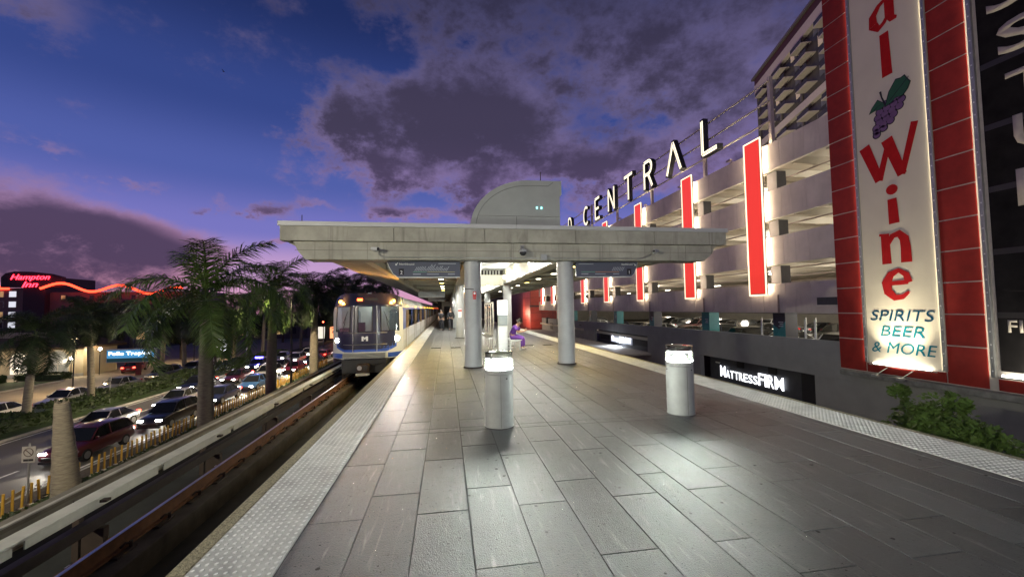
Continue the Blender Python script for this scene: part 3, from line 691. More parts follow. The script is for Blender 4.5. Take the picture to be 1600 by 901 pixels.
for k, y in enumerate((29, 44)):
    t_ = thing('cross_sign', f'grey platform sign hung across the left canopy bay, {"nearer" if k == 0 else "farther"} one', 'sign', (-1.0, y, 3.0))
    B(-.9, -.05, -.45, .9, .05, -.05).build('panel', mat('sign_grey_panel', (.30, .33, .34), .4), t_); B(-.9, -.055, -.47, .9, .055, -.45).build('bottom_trim', M_signw, t_)
    for x in (-.6, .6): MB().tube((x, 0, -.05), (x, 0, .2), .015, n=6).build('hanger', M_hous, t_)

# ---------------- people
def skin(vs, es, rs, m, name, parent=None, sub=1, root=0):
    me = bpy.data.meshes.new('sk'); me.from_pydata(vs, es, []); me.update()
    o = bpy.data.objects.new('sk', me); col.objects.link(o)
    md = o.modifiers.new('s', 'SKIN'); md.use_smooth_shade = True
    d = me.skin_vertices[0].data
    for i, r in enumerate(rs): d[i].radius = (r, r) if not isinstance(r, tuple) else r
    d[root].use_root = True
    sb = o.modifiers.new('ss', 'SUBSURF'); sb.levels = sub; sb.render_levels = sub
    dg = bpy.context.evaluated_depsgraph_get(); ev = bpy.data.meshes.new_from_object(o.evaluated_get(dg))
    bpy.data.objects.remove(o); bpy.data.meshes.remove(me)
    ev.materials.clear(); ev.materials.append(m); ev.polygons.foreach_set('use_smooth', [True]*len(ev.polygons))
    ob = bpy.data.objects.new(name, ev); col.objects.link(ob)
    if parent is not None: ob.parent = parent
    return ob
M_skin = mat('skin', (.42, .26, .19), .55, var=.06); M_hair = mat('dark_hair', (.015, .011, .009), .55, var=.3)
def figure(label, loc, rz, J, shirt, trouser, shoe, long_hair=False, sleeves=1.0):
    """J: joint name -> point. One continuous body; clothes are slightly larger shells over it."""
    t_ = thing('person', label, 'person', loc, rz)
    names = ['pelvis', 'waist', 'chest', 'neck', 'head0', 'head1', 'shl', 'ell', 'wrl', 'hal', 'shr', 'elr', 'wrr', 'har', 'hil', 'knl', 'anl', 'tol', 'hir', 'knr', 'anr', 'tor']
    R = dict(pelvis=.135, waist=.12, chest=.145, neck=.055, head0=.085, head1=.09, shl=.065, ell=.045, wrl=.032, hal=.035, shr=.065, elr=.045, wrr=.032, har=.035,
             hil=.095, knl=.06, anl=.042, tol=.035, hir=.095, knr=.06, anr=.042, tor=.035)
    E_ = [('pelvis', 'waist'), ('waist', 'chest'), ('chest', 'neck'), ('neck', 'head0'), ('head0', 'head1'), ('chest', 'shl'), ('shl', 'ell'), ('ell', 'wrl'), ('wrl', 'hal'), ('chest', 'shr'), ('shr', 'elr'), ('elr', 'wrr'), ('wrr', 'har'),
          ('pelvis', 'hil'), ('hil', 'knl'), ('knl', 'anl'), ('anl', 'tol'), ('pelvis', 'hir'), ('hir', 'knr'), ('knr', 'anr'), ('anr', 'tor')]
    ix = {n: i for i, n in enumerate(names)}
    bo = skin([J[n] for n in names], [(ix[a], ix[b]) for a, b in E_], [R[n] for n in names], M_skin, 'body', t_, 1)
    def shell(nm, keep, grow, m, trim={}):
        ks = [n for n in names if n in keep]; iy = {n: i for i, n in enumerate(ks)}
        vs = [trim.get(n, J[n]) for n in ks]
        skin(vs, [(iy[a], iy[b]) for a, b in E_ if a in iy and b in iy], [R[n]+grow*(2.2 if n in ('knl', 'knr', 'anl', 'anr', 'ell', 'elr', 'wrl', 'wrr') else 1) for n in ks], m, nm, t_, 1, iy.get('pelvis', 0))
    L_ = lambda a, b, f: tuple(Vector(J[a])*(1-f)+Vector(J[b])*f)
    shell('trousers', ('pelvis', 'hil', 'knl', 'anl', 'hir', 'knr', 'anr', 'waist'), .016, trouser, {'waist': L_('pelvis', 'waist', .5), 'anl': L_('knl', 'anl', .93), 'anr': L_('knr', 'anr', .93)})
    if sleeves > .9: shell('top', ('pelvis', 'waist', 'chest', 'shl', 'ell', 'wrl', 'shr', 'elr', 'wrr'), .022, shirt, {'wrl': L_('ell', 'wrl', .95), 'wrr': L_('elr', 'wrr', .95)})
    else: shell('top', ('pelvis', 'waist', 'chest', 'shl', 'ell', 'shr', 'elr'), .024, shirt, {'ell': L_('shl', 'ell', .8), 'elr': L_('shr', 'elr', .8)})
    for s in 'lr':
        a = Vector(J['an'+s]); b = Vector(J['to'+s]); hl = a+(a-b)*.25; hl.z = min(a.z, b.z)+.0
        skin([tuple(hl), tuple((a+b)/2-Vector((0, 0, .01))), tuple(b)], [(0, 1), (1, 2)], [.045, .05, .045], shoe, 'shoe', t_, 1)
    h1 = Vector(J['head1']); h0 = Vector(J['head0']); upd = (h1-h0).normalized()
    fwd = Vector(J.get('face', (0, -1, 0))).normalized()
    c = (h0+h1)/2
    hv = [tuple(c+upd*.05-fwd*.05), tuple(c+upd*.085-fwd*.01), tuple(c-upd*.02-fwd*.075)]
    skin(hv, [(0, 1), (0, 2)], [.09, .085, .07], M_hair, 'hair', t_, 1)
    if long_hair: MB().lathe([(.02, -.06), (.055, -.03), (.06, .01), (.03, .05)], 12, tuple(c+upd*.13-fwd*.05)).build('hair_bun', M_hair, t_, True)
    MB().lathe([(.004, -.02), (.016, -.012), (.012, .01), (.004, .03)], 8, tuple(c+fwd*.10)).build('nose', M_skin, t_, True)
    return t_, c
def walker(h, ph):
    s = h/1.72; d = .16*ph
    J = dict(pelvis=(0, 0, .93), waist=(0, .0, 1.08), chest=(0, .0, 1.30), neck=(0, -.01, 1.47), head0=(0, -.02, 1.56), head1=(0, -.02, 1.65), shl=(.17, 0, 1.38), ell=(.23, d*.8, 1.12), wrl=(.22, d*.5-.06, .90), hal=(.21, d*.5-.09, .82),
             shr=(-.17, 0, 1.38), elr=(-.23, -d*.8, 1.12), wrr=(-.22, -d*.5-.10, .92), har=(-.21, -d*.5-.14, .85), hil=(.09, 0, .86), knl=(.09, -d*1.0-.03, .48), anl=(.09, -d*1.1, .085), tol=(.10, -d*1.1-.15, .04),
             hir=(-.09, 0, .86), knr=(-.09, d*.7-.04, .48), anr=(-.09, d*1.3, .10), tor=(-.10, d*1.3-.15, .04))
    J = {k: tuple(c*s for c in v) for k, v in J.items()}; J['face'] = (0, -1, -.05); return J
M_dk1 = mat('dark_shirt', (.02, .02, .026), .8); M_dk2 = mat('dark_trousers', (.022, .024, .034), .85); M_shoe = mat('pale_shoe', (.5, .5, .5), .6); M_bshoe = mat('black_shoe', (.02, .02, .02), .5)
figure('person in dark clothes walking on the platform beside the train, left of the pair', (-.42, 33.2, 0), rad(6), walker(1.66, 1), M_dk1, M_dk2, M_bshoe, sleeves=.5)
figure('person in dark clothes walking on the platform, right of the pair by the column', (.33, 33.5, 0), rad(-4), walker(1.78, -1), M_dk1, M_dk2, M_bshoe)
M_pur = mat('purple_scrubs', (.14, .045, .34), .8, var=.1)
# seated, facing +X of the platform (local -Y), leaning over a phone
J = dict(pelvis=(0, .02, .54), waist=(0, -.02, .68), chest=(0, -.14, .90), neck=(0, -.24, 1.03), head0=(0, -.31, 1.09), head1=(0, -.36, 1.17), shl=(.17, -.17, .96), ell=(.22, -.28, .72), wrl=(.12, -.46, .74), hal=(.07, -.53, .77),
         shr=(-.17, -.17, .96), elr=(-.22, -.28, .72), wrr=(-.12, -.46, .74), har=(-.07, -.53, .77), hil=(.10, -.02, .51), knl=(.12, -.43, .50), anl=(.12, -.44, .09), tol=(.13, -.60, .045),
         hir=(-.10, -.02, .51), knr=(-.12, -.42, .50), anr=(-.12, -.38, .09), tor=(-.13, -.54, .045), face=(0, -.85, -.5))
pt, hc = figure('person in purple scrubs sitting on the bench bent over a phone', (2.66, 16.7, 0), rad(68), J, M_pur, M_pur, M_shoe, True, .5)
# fingers of both hands round the phone
for s in (-1, 1):
    for k in range(4): MB().path([(s*.07, -.55, .765+k*.018), (s*.055, -.60, .775+k*.018), (s*.02, -.61, .78+k*.018)], [.010, .009, .007], 6).build('finger', M_skin, pt, True)
    MB().path([(s*.065, -.53, .80), (s*.045, -.545, .83), (s*.02, -.565, .84)], [.011, .010, .008], 6).build('thumb', M_skin, pt, True)
ph = thing('phone', 'dark phone held by the person in purple', 'phone', (2.66, 16.7, 0), rad(68))
B(-.038, -.595, .76, .038, -.585, .90).build('case', M_bshoe, ph); B(-.034, -.5845, .765, .034, -.583, .895).build('screen', emat('phone_screen', (.6, .75, 1), .8), ph)

# ================================================================== TRAIN
M_sil = mat('train_silver', (.60, .61, .60), .4, metal=.25, var=.06, vs=2); M_navy = mat('train_navy', (.018, .02, .05), .28, coat=.5, var=.05); M_blue = mat('train_blue', (.035, .10, .46), .35, coat=.4, var=.05)
M_white = mat('train_white', (.68, .68, .63), .38, coat=.3, var=.05); M_dkm = mat('train_underframe', (.02, .02, .021), .6, var=.3); M_door = mat('door_edge_bronze', (.26, .17, .08), .45, metal=.3)
M_tglass = glass('train_glass', (.50, .56, .55), .12); M_seat = mat('train_seat', (.08, .10, .16), .7); M_int = mat('train_interior', (.62, .64, .60), .6); M_amb = emat('amber_marker', (1.0, .40, .03), 22.0); M_redl = emat('red_route_sign', (1.0, .10, .02), 9.0); M_hl = emat('train_headlight', (1.0, .98, .88), 90.0)
M_tlight = emat('train_ceiling_light', (.95, 1.0, .96), 4.0)
TX, TY = -3.43, 18.25
trn = thing('metro_train', 'silver and blue metro train with lit headlights standing at the left platform', 'train', (TX, TY, -1.07))
TO = Vector((TX, TY, -1.07))
HW = 1.49
def tl(mb): mb.v = [(v[0]-TO.x, v[1]-TO.y, v[2]-TO.z) for v in mb.v]; return mb
# body shell section (half), x outwards
sec = [(HW, -.36), (HW, .3), (HW, 1.2), (HW-.03, 1.75), (HW-.12, 2.12), (HW-.34, 2.33), (HW-.7, 2.43), (0, 2.47)]
full = [(-x, z) for x, z in sec[::-1]][::-1]; full = [(x, z) for x, z in sec] + [(-x, z) for x, z in sec[::-1][1:]]
for c in range(4):
    y0 = TY+.95+c*23.0 if c == 0 else TY+c*23.0; y1 = TY+(c+1)*23.0-.7
    mb = MB(); n = len(full)
    for y in (y0, y1): mb.v += [(TX+x, y, z) for x, z in full]
    # roof only above the windows; the platform side wall is built from panels and glass
    for k in range(n-1):
        a, b = full[k], full[k+1]
        if a[0] > 0 and b[0] > 0 and max(a[1], b[1]) <= 1.76: continue
        mb.f.append((k, k+n, k+n+1, k+1))
    if c: mb.f.append(tuple(range(n)))
    mb.f.append(tuple(n+k for k in range(n-1, -1, -1)))
    recalc(tl(mb).build('car_body', M_sil, trn, True))
    xs = TX+HW
    tl(B(xs-.03, y0, -.36, xs, y1, .30)).build('side_skirt', M_white, trn); tl(B(xs-.03, y0, .30, xs, y1, .82)).build('side_panel', M_sil, trn)
    tl(B(xs-.029, y0, 1.72, xs-.002, y1, 1.80)).build('cant_rail', M_blue, trn)
    tl(B(xs+.001, y0, -.30, xs+.004, y1, -.12)).build('side_stripe', M_blue, trn)
    tl(B(TX-.6, y0+.3, -.30, TX+xs-TX-.05, y1-.3, -.10)).build('floor', M_seat, trn)
    tl(B(TX-.3, y0+.4, 2.26, TX+.3, y1-.4, 2.29)).build('ceiling_light', M_tlight, trn)
    tl(B(TX-1.35, y0+.4, .25, TX-1.0, y1-.4, .9)).build('seat_row', M_seat, trn)
    # bays: doors and windows
    bays = []; y = y0
    pat = [('p', 1.3), ('d', 1.35), ('w', 2.1), ('w', 2.1), ('d', 1.35), ('w', 2.1), ('w', 2.1), ('d', 1.35), ('w', 2.1), ('w', 2.0), ('d', 1.35), ('p', 9)]
    for k_, ln in pat:
        e = min(y+ln, y1)
        if e <= y: break
        if k_ == 'p': tl(B(xs-.028, y, .82, xs-.001, e, 1.72)).build('side_panel', M_blue if y == y0 else M_sil, trn)
        if k_ == 'w':
            tl(B(xs-.028, y, .82, xs-.001, y+.14, 1.72)).build('window_post', M_blue, trn); tl(B(xs-.02, y+.14, .82, xs-.012, e, 1.72)).build('window', M_tglass, trn)
        if k_ == 'd':
            for q in (0, 1):
                ya = y+.05+q*(ln/2-.02); yb = ya+ln/2-.06
                d_ = tl(B(xs-.026, ya, -.05, xs+.006, yb, .75)).build('door', M_sil, trn); tl(B(xs-.02, ya+.08, .75, xs-.012, yb-.08, 1.68)).build('door_window', M_tglass, d_)
                tl(B(xs-.026, ya, .751, xs+.006, ya+.08, 1.72)).build('door_edge', M_door, d_); tl(B(xs-.026, yb-.08, .751, xs+.006, yb, 1.72)).build('door_edge', M_door, d_)
            tl(B(xs-.026, y-.02, -.2, xs+.012, y+.045, 1.76)).build('door_post', M_door, trn); tl(B(xs-.026, e-.05, -.2, xs+.012, e, 1.76)).build('door_post', M_door, trn)
            tl(B(xs+.0, y+.55, 1.83, xs+.02, y+.75, 1.90)).build('door_light', M_amb if c < 2 else M_redl, trn)
        y = e
    tl(B(TX-1.25, y0+.6, -1.0, TX+1.25, y1-.6, -.37)).build('underframe', M_dkm, trn)
    for q in (y0+2.2, y0+4.2, y1-4.2, y1-2.2):
        for sx_ in (-.72, .72): tl(MB().tube((TX+sx_-.06, q, -.66), (TX+sx_+.06, q, -.66), .41, n=20)).build('wheel', M_clip, trn, True)
    if c < 3: lamp('cabin_light', 'POINT', (0, (y0+y1)/2-TY, 3.0), 60, (.95, 1, .95), .3, trn)
# front: a bulged surface; u across (-1..1), z height
def fp(u, z, off=0.0):
    a = abs(u); zz = (z+.36)/2.8
    x = TX+u*HW*(1-.10*max(0, zz-.72)/.28*(1 if zz > .72 else 0))
    y = TY+.85*a**3.2+.10*max(0, zz-.35)+.28*max(0, zz-.82)/.18*(1 if zz > .82 else 0)
    return (x, y-off, z)
def patch(name, lf, rf, z0, z1, m, parent, off=.006, nu=12, nz=8, depth=.02):
    mb = MB()
    for j in range(nz+1):
        z = z0+(z1-z0)*j/nz; a, b = lf(z), rf(z)
        for i in range(nu+1): mb.v.append(fp(a+(b-a)*i/nu, z, off))
    for j in range(nz):
        for i in range(nu): k = j*(nu+1)+i; mb.f.append((k, k+1, k+nu+2, k+nu+1))
    return tl(mb).build(name, m, parent, True)
K = lambda v: (lambda z: v)
fr_ = 'front'
# white / silver surround leaving openings for the three windows
wz0, wz1 = .80, 1.86
LW, CW, RW = (-.86, -.42), (-.20, .21), (.44, .90)
def seg(name, a, b, z0, z1, m, off=0.0): return patch(name, K(a), K(b), z0, z1, m, trn, off)
seg('front_shell', -1, 1, -.36, wz0, M_white, 0)
seg('front_shell', -1, 1, wz1, 2.26, M_navy, 0)
patch('front_brow', lambda z: -1+.35*((z-2.26)/.2)**2, lambda z: 1-.35*((z-2.26)/.2)**2, 2.26, 2.44, M_navy, trn, 0)
for a, b, m in ((-1, LW[0], M_white), (LW[1], CW[0], M_navy), (CW[1], RW[0], M_navy), (RW[1], 1, M_white)): seg('front_pillar', a, b, wz0, wz1, m, 0)
for nm, (a, b) in (('windshield', LW), ('cab_door_window', CW), ('windshield', RW)): seg(nm, a, b, wz0, wz1, M_tglass, -.012)
for (a, b) in (LW, CW, RW):
    tl(MB().path([fp(a, wz0, .008), fp(b, wz0, .008), fp(b, wz1, .008), fp(a, wz1, .008), fp(a, wz0, .008)], .022, 6)).build('window_gasket', M_dkm, trn)
# navy mask below the windows with a smile-shaped blue lower edge
smile = lambda z: min(.80, .30+.62*math.sqrt(max(0, (z+.02)/.30))) if z < .28 else .80
patch('front_mask', lambda z: -smile(z), lambda z: smile(z), .04, wz0, M_navy, trn, .008, 16, 12)
sm2 = lambda z: .28+.62*math.sqrt(max(0, (z+.13)/.30))
patch('smile_stripe', lambda z: -min(.84, sm2(z)), lambda z: min(.84, sm2(z)), -.06, .28, M_blue, trn, .004, 16, 12)
for a, b in ((-1, -.60), (.62, 1)): seg('front_stripe', a, b, -.33, -.13, M_blue, .006)
for zz in (.74, .25): tl(MB().path([fp(u/10, zz, .035) for u in range(-6, 7)], .016, 6)).build('grab_rail', M_stain, trn, True)
for u in (-.33, .33): tl(MB().path([fp(u, -.1, .02), fp(u, .7, .02), fp(u, 1.3, .02), fp(u, 1.9, .02)], .014, 6)).build('door_seam', M_stain, trn, True)
tl(MB().path([fp(-.30, .0, .02), fp(-.30, 1.8, .02), fp(-.24, 1.98, .02), fp(.24, 1.98, .02), fp(.30, 1.8, .02), fp(.30, 0, .02)], .010, 6)).build('cab_door_frame', M_dkm, trn, True)
for u in (-.79, .83): tl(MB().lathe([(.10, -.02), (.10, .02)], 16)).build if False else None
for u, z, r in ((-.80, .42, .10), (.84, .46, .11)):
    p = Vector(fp(u, z, .0)); n_ = Vector((u*.45, -1, 0)).normalized()
    tl(MB().tube(p-n_*.02, p+n_*.018, r*1.25, n=18)).build('headlight_ring', M_stain, trn, True); tl(MB().tube(p+n_*.005, p+n_*.028, r, n=18)).build('headlight', M_hl, trn, True)
    lamp('beam', 'SPOT', p+n_*.06-TO, 80, (1, .98, .9), .06, trn, (u*.15, -1, -.16), 70, .7)
for u, z in ((-.78, 2.08), (.80, 2.10)):
    p = Vector(fp(u, z, 0)); tl(MB().tube(p+Vector((0, .02, 0)), p+Vector((0, -.03, 0)), .065, n=14)).build('marker_light', M_amb, trn, True)
    lamp('marker_bulb', 'POINT', p+Vector((0, -.15, 0))-TO, 22, (1, .4, .05), .06, trn)
pz = fp(-.17, 2.15, .02); tl(B(pz[0]-.11, pz[1]-.01, 2.10, pz[0]+.11, pz[1]+.02, 2.21)).build('route_light', M_redl, trn)
pz = fp(.20, 2.15, .02); tl(B(pz[0]-.24, pz[1]-.0, 2.08, pz[0]+.24, pz[1]+.02, 2.22)).build('destination_box', M_dkm, trn)
pz = fp(0, .50, .02)
flat_polys('logo', [[(-.13, -.10), (-.05, -.10), (-.05, .02), (0, -.05), (.05, .02), (.05, -.10), (.13, -.10), (.13, .10), (.055, .10), (0, .03), (-.055, .10), (-.13, .10)]], (pz[0]-TO.x, pz[1]-TO.y, .50-TO.z), (1, 0, 0), (0, 0, 1), M_signw, trn, .006)
for s_, (a, b) in ((1, LW), (-1, RW)):
    u0 = (a+b)/2; tl(MB().path([fp(u0, wz0-.02, .03), fp(u0+s_*.06, wz0+.30, .028), fp(u0+s_*.10, wz0+.62, .028)], .012, 5)).build('wiper', M_dkm, trn, True)
    tl(MB().path([fp(u0+s_*.02, wz0+.34, .03), fp(u0+s_*.16, wz0+.86, .03)], .010, 5)).build('wiper_blade', M_black, trn, True)
# coupler
cp = tl(B(TX-.92, TY-.12, -.95, TX+.92, TY+.9, -.345)).build('pilot', M_dkm, trn, bevel=.05)
for k in range(4): tl(B(TX-.86, TY-.26+k*.02, -.30+k*.055, TX+.86, TY+.2, -.262+k*.055)).build('anticlimber', M_gal, trn, bevel=.008)
tl(B(TX-.24, TY-.55, -.86, TX+.24, TY-.1, -.52)).build('coupler_head', M_clip, trn, bevel=.03)
for x in (-.11, .11): tl(MB().tube((TX+x, TY-.56, -.66), (TX+x, TY-.53, -.66), .095, n=16)).build('coupler_face', M_stain if x < 0 else M_dkm, trn, True)
tl(B(TX-.26, TY-.58, -.98, TX+.26, TY-.3, -.88)).build('coupler_plate', M_board, trn, bevel=.02)
tl(MB().path([(TX+.25, TY-.3, -.6), (TX+.5, TY-.25, -.56), (TX+.8, TY-.15, -.5)], .02, 6)).build('air_hose', M_black, trn, True)
# cab interior
tl(B(TX-1.4, TY+1.9, -.1, TX+1.4, TY+1.95, 2.3)).build('cab_wall', M_int, trn)
for x in (-.75, .12, .95):
    poly = [(-.20, .55), (.20, .55), (.20, 1.55)]+[(.20*math.cos(rad(a)), 1.55+.2*math.sin(rad(a))) for a in range(15, 180, 15)]+[(-.20, 1.55)]
    mb = MB(); mb.prism(poly, (TX+x, TY+1.89, 0), (1, 0, 0), (0, 0, 1), .02); tl(mb).build('cab_wall_window', mat('cab_window', (.30, .36, .38), .2), trn)
tl(B(TX-1.2, TY+.75, -.1, TX-.55, TY+1.0, .92)).build('console', M_dkm, trn); tl(B(TX-.62, TY+1.3, -.1, TX-.25, TY+1.42, 1.15)).build('driver_seat', M_dkm, trn)
tl(MB().tube((TX+.05, TY+1.5, 0), (TX+.05, TY+1.5, 2.2), .02, n=6)).build('pole', mat('yellow_pole', (.6, .6, .25), .4), trn)
lamp('cab_light', 'POINT', (0, 1.2, 3.15), 5, (.95, 1, .93), .15, trn)
# ================================================================== GARAGE
M_span = mat('spandrel_stucco', (.58, .52, .475), .85, var=.12, vs=.8, bump=.2, bs=40, streak=(1.6, (1, 1, .10), (.36, .32, .29), .55, .85), rnd=.05, stains=.18)
M_gint = mat('garage_concrete', (.50, .46, .39), .85, var=.12, vs=.6)
M_gwall = mat('retail_grey_wall', (.25, .252, .255), .8, var=.12, vs=.7, bump=.12, bs=60)
M_gdark = mat('retail_dark', (.035, .037, .045), .6, var=.2)
M_trimw = mat('white_trim', (.55, .52, .47), .6)
GX = 21.0
PIL = [24.45, 32.15, 41.3, 50.75, 60.1, 69.4, 78.6, 87.6]
gar = thing('parking_garage', 'open parking garage with pale spandrels, red light boxes and lit decks', 'garage', (GX, 24.45, SZ))
GO = Vector((GX, 24.45, SZ))
def gl_(mb): mb.v = [(v[0]-GO.x, v[1]-GO.y, v[2]-GO.z) for v in mb.v]; return mb
def gb(name, m, *a, bevel=0, parent=None): return gl_(B(*a)).build(name, m, parent or gar, bevel=bevel)
M_lbx2 = mat('joint_dark', (.10, .09, .085), .9)
LV = [(1.19, 3.02), (4.29, 6.06), (7.28, 9.11), (10.51, 12.21)]
ys = [19.0]+PIL+[96.0]
for li, (z0, z1) in enumerate(LV):
    for k in range(len(ys)-1):
        a, b = ys[k]+(.02 if k else 0), ys[k+1]-.02
        for q in range(3): gb('spandrel', M_span, GX, a+(b-a)*q/3+.008, z0, GX+.22, a+(b-a)*(q+1)/3-.008, z1, bevel=.01)
        gb('joint_backing', M_lbx2, GX+.06, a, z0+.01, GX+.2, b, z1-.01)
        gb('drip_edge', M_trimw, GX-.03, a, z0-.05, GX+.22, b, z0-.003)
    zf = z0+.72
    gb('deck', M_gint, GX+.22, 6, zf-.30, GX+34, 100, zf)
    for k in range(32):                                  # double-tee stems under each deck
        gb('deck_beam', M_gint, GX+.4, 19.6+k*2.4, zf-.78, GX+33, 19.6+k*2.4+.18, zf-.302)
gb('deck', M_gint, GX+.22, 6, -2.0, GX+34, 100, -1.7)
gb('end_wall', M_gint, GX+34, 6, -2, GX+34.3, 100, 12.2); gb('end_wall', M_gint, GX+3.0, 99.7, -2, GX+34, 100, 12.2)
gb('ramp_wall', mat('ramp_beige', (.42, .36, .28), .8), GX+16.5, 30, 1.95, GX+16.8, 96, 10.4)
for y in PIL:
    for li, (z0, z1) in enumerate(LV[:-1]):
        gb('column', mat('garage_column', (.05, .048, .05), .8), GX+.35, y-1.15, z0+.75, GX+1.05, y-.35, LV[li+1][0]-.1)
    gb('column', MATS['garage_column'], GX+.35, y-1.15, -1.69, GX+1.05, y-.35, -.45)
# red light boxes
M_redp = emat('red_light_panel', (1.0, .05, .03), .75, (.55, .03, .025)); M_glow = emat('white_edge_light', (1.0, .84, .58), 1.5); M_back = emat('halo_light', (1.0, .78, .55), 80.0); M_lbx = mat('light_box_metal', (.35, .3, .28), .5, metal=.4)
for i, y in enumerate(PIL):
    z0, z1 = 2.27, 12.78
    hw = .78
    lb = gb('light_box', M_lbx, GX-.42, y-hw+.10, z0+.06, GX-.20, y+hw-.10, z1-.06)
    gb('red_panel', M_redp, GX-.46, y-hw+.16, z0+.14, GX-.421, y+hw-.16, z1-.14, parent=None)
    for nm, a in (('edge_light', (GX-.44, y-hw, z0, GX-.38, y-hw+.085, z1)), ('edge_light', (GX-.44, y+hw-.085, z0, GX-.38, y+hw, z1)), ('edge_light', (GX-.44, y-hw+.125, z0, GX-.38, y+hw-.125, z0+.085)), ('edge_light', (GX-.44, y-hw+.125, z1-.085, GX-.38, y+hw-.125, z1))):
        gb(nm, M_glow, *a)
    for s_ in (-1, 1): gb('back_light', M_back, GX-.19, y+s_*(hw-.30)-.05, z0+.2, GX-.14, y+s_*(hw-.30)+.05, z1-.2)
    for z in (3.2, 6.5, 9.6, 11.8): gb('bracket', M_lbx, GX-.21, y-.12, z, GX+.02, y+.12, z+.12)
    gb('downpipe', M_lbx, GX-.09, y-1.3, 1.15, GX-.01, y-1.22, 2.3)
for li, (z0, z1) in enumerate(LV):
    zc = z0+.72-.84
    for xo in (2.2, 9.0): gl_(MB().tube((GX+xo, 19.2, zc), (GX+xo, 99, zc), .05, n=6)).build('sprinkler_pipe', M_lbx, gar)
    for k in range(10): gl_(MB().tube((GX+2.2, 20.5+k*7.7, zc-.02), (GX+9.0, 20.5+k*7.7, zc-.02), .03, n=6)).build('branch_pipe', M_lbx, gar)
# deck lamps
M_tube = emat('garage_tube', (1.0, .94, .8), 6.0)
for li, (z0, z1) in enumerate(LV):
    zc = z0+.72-.80
    for k, y in enumerate((21.5, 29, 38, 48, 60, 74)):
        for xo in (5.0, 13.5):
            gb('tube_light', M_tube, GX+xo, y-.6, zc-.10, GX+xo+.14, y+.6, zc-.02)
            if xo < 6 or li == 0: lamp('deck_light', 'POINT', (xo+.07, y-GO.y, zc-.35-GO.z), (85 if li else 110) if k < 4 else 110, (1.0, .92, .78), .35, gar)
# side opening signs of the first spandrel
gb('vent_opening', M_gdark, GX-.012, 19.15, 1.62, GX-.002, 20.45, 2.05); gb('vent_sill', M_trimw, GX-.04, 19.1, 1.55, GX-.002, 20.5, 1.61)
# ---- retail wall below the parked cars
ret = thing('retail_wall', 'dark grey parapet wall with shop signs under the parking deck', 'wall', (GX, 24, SZ))
def rb(name, m, *a, bevel=0): 
    mb = B(*a); mb.v = [(v[0]-GX, v[1]-24, v[2]-SZ) for v in mb.v]; return mb.build(name, m, ret, bevel=bevel)
rb('parapet', M_gwall, GX, 4, -2.42, GX+.35, 40.8, -.38, bevel=.01); rb('parapet', M_gwall, GX, 40.8, -1.48, GX+.35, 56.5, -.42, bevel=.01); rb('parapet', M_gwall, GX, 56.5, -3.2, GX+.35, 61.2, -.45, bevel=.01)
rb('parapet', M_gwall, GX+.6, 61.2, -3.2, GX+.95, 96, -.62, bevel=.01)
rb('wall_panel', M_gwall, GX, 4, SZ, GX+.35, 20.85, -2.424); rb('wall_panel', M_gwall, GX, 31.7, SZ, GX+.35, 40.8, -2.424)
rb('recess_back', M_gdark, GX+.9, 20.85, SZ, GX+1.0, 31.7, -2.40); rb('recess_jamb', M_gdark, GX+.35, 20.6, SZ, GX+.9, 20.85, -2.42)
rb('dark_bay', mat('dark_opening', (.008, .008, .009), .7), GX+.80, 20.95, SZ, GX+.895, 22.6, -2.6)
for y in (24.6, 27.7): rb('notch', MATS['dark_opening'], GX+.82, y, -3.05, GX+.898, y+.7, -2.43)
rb('small_vent', M_signw, GX+.86, 30.4, -3.02, GX+.89, 30.95, -2.93)
rb('recess_back', M_gdark, GX+.6, 40.8, SZ, GX+.7, 56.5, -1.46); rb('wall_panel', M_gwall, GX, 40.8, SZ, GX+.35, 61.2, -3.21)
for y in (42.0, 52.6): rb('dark_window', MATS['dark_opening'], GX+.55, y, -2.75, GX+.598, y+3.0, -1.95)
rb('awning', mat('awning_grey', (.30, .30, .30), .7), 17.8, 40.0, -3.42, GX-.002, 63.5, -3.22, bevel=.02); rb('awning', MATS['awning_grey'], 17.8, 66, -3.42, GX+.59, 90, -3.22, bevel=.02)
rb('wall_panel', M_gwall, GX+.6, 61.2, SZ, GX+.95, 96, -3.21)
for y in (70, 76, 82): rb('dark_window', MATS['dark_opening'], GX+.56, y, -2.8, GX+.598, y+2.2, -1.5)
M_led = emat('led_sign_white', (.93, .95, 1.0), 2.2)
M_leddim = emat('led_sign_edge', (.8, .86, 1.0), .10)
sg = thing('shop_sign', 'glowing white shop name letters on the dark recessed wall', 'sign', (GX+.80, 27, -3.9))
F_ = lambda y, z: (-.02, y-27, z+3.9)
RY, UZ = (0, -1, 0), (0, 0, 1)
B(.03, -3.35, -.06, .07, 3.35, -.02).build('raceway', M_gdark, sg)
def sign_letter(parent, s, yc, z, wd, ht): return text('letter', s, F_(yc, z), RY, UZ, 1, M_led, width=wd, height=ht, extrude=.012, parent=parent, bold=.012)
y = 30.25
for i, ch in enumerate('MATTRESSFIRM'):
    big = i == 0 or i > 7; wd = {'M': .64, 'I': .20}.get(ch, .43)*(1.18 if i > 7 else .95); ht = .86 if big else .60
    sign_letter(sg, ch, y-wd/2, -4.0+(0.0), wd, ht); y -= wd+.075
sg2 = thing('shop_sign', 'small glowing white two-word shop sign above the grey awning', 'sign', (GX+.45, 48.6, -2.4))
B(.0, -3.1, -.46, .12, 3.1, .46).build('box', M_leddim, sg2)
for wstr, yc, wd in (('five', 1.75, 2.2), ('BELOW', -1.3, 3.3)): text('letter', wstr, (-.02, yc, -.36), RY, UZ, 1, M_led, width=wd, height=.72, extrude=.008, parent=sg2, bold=.012)
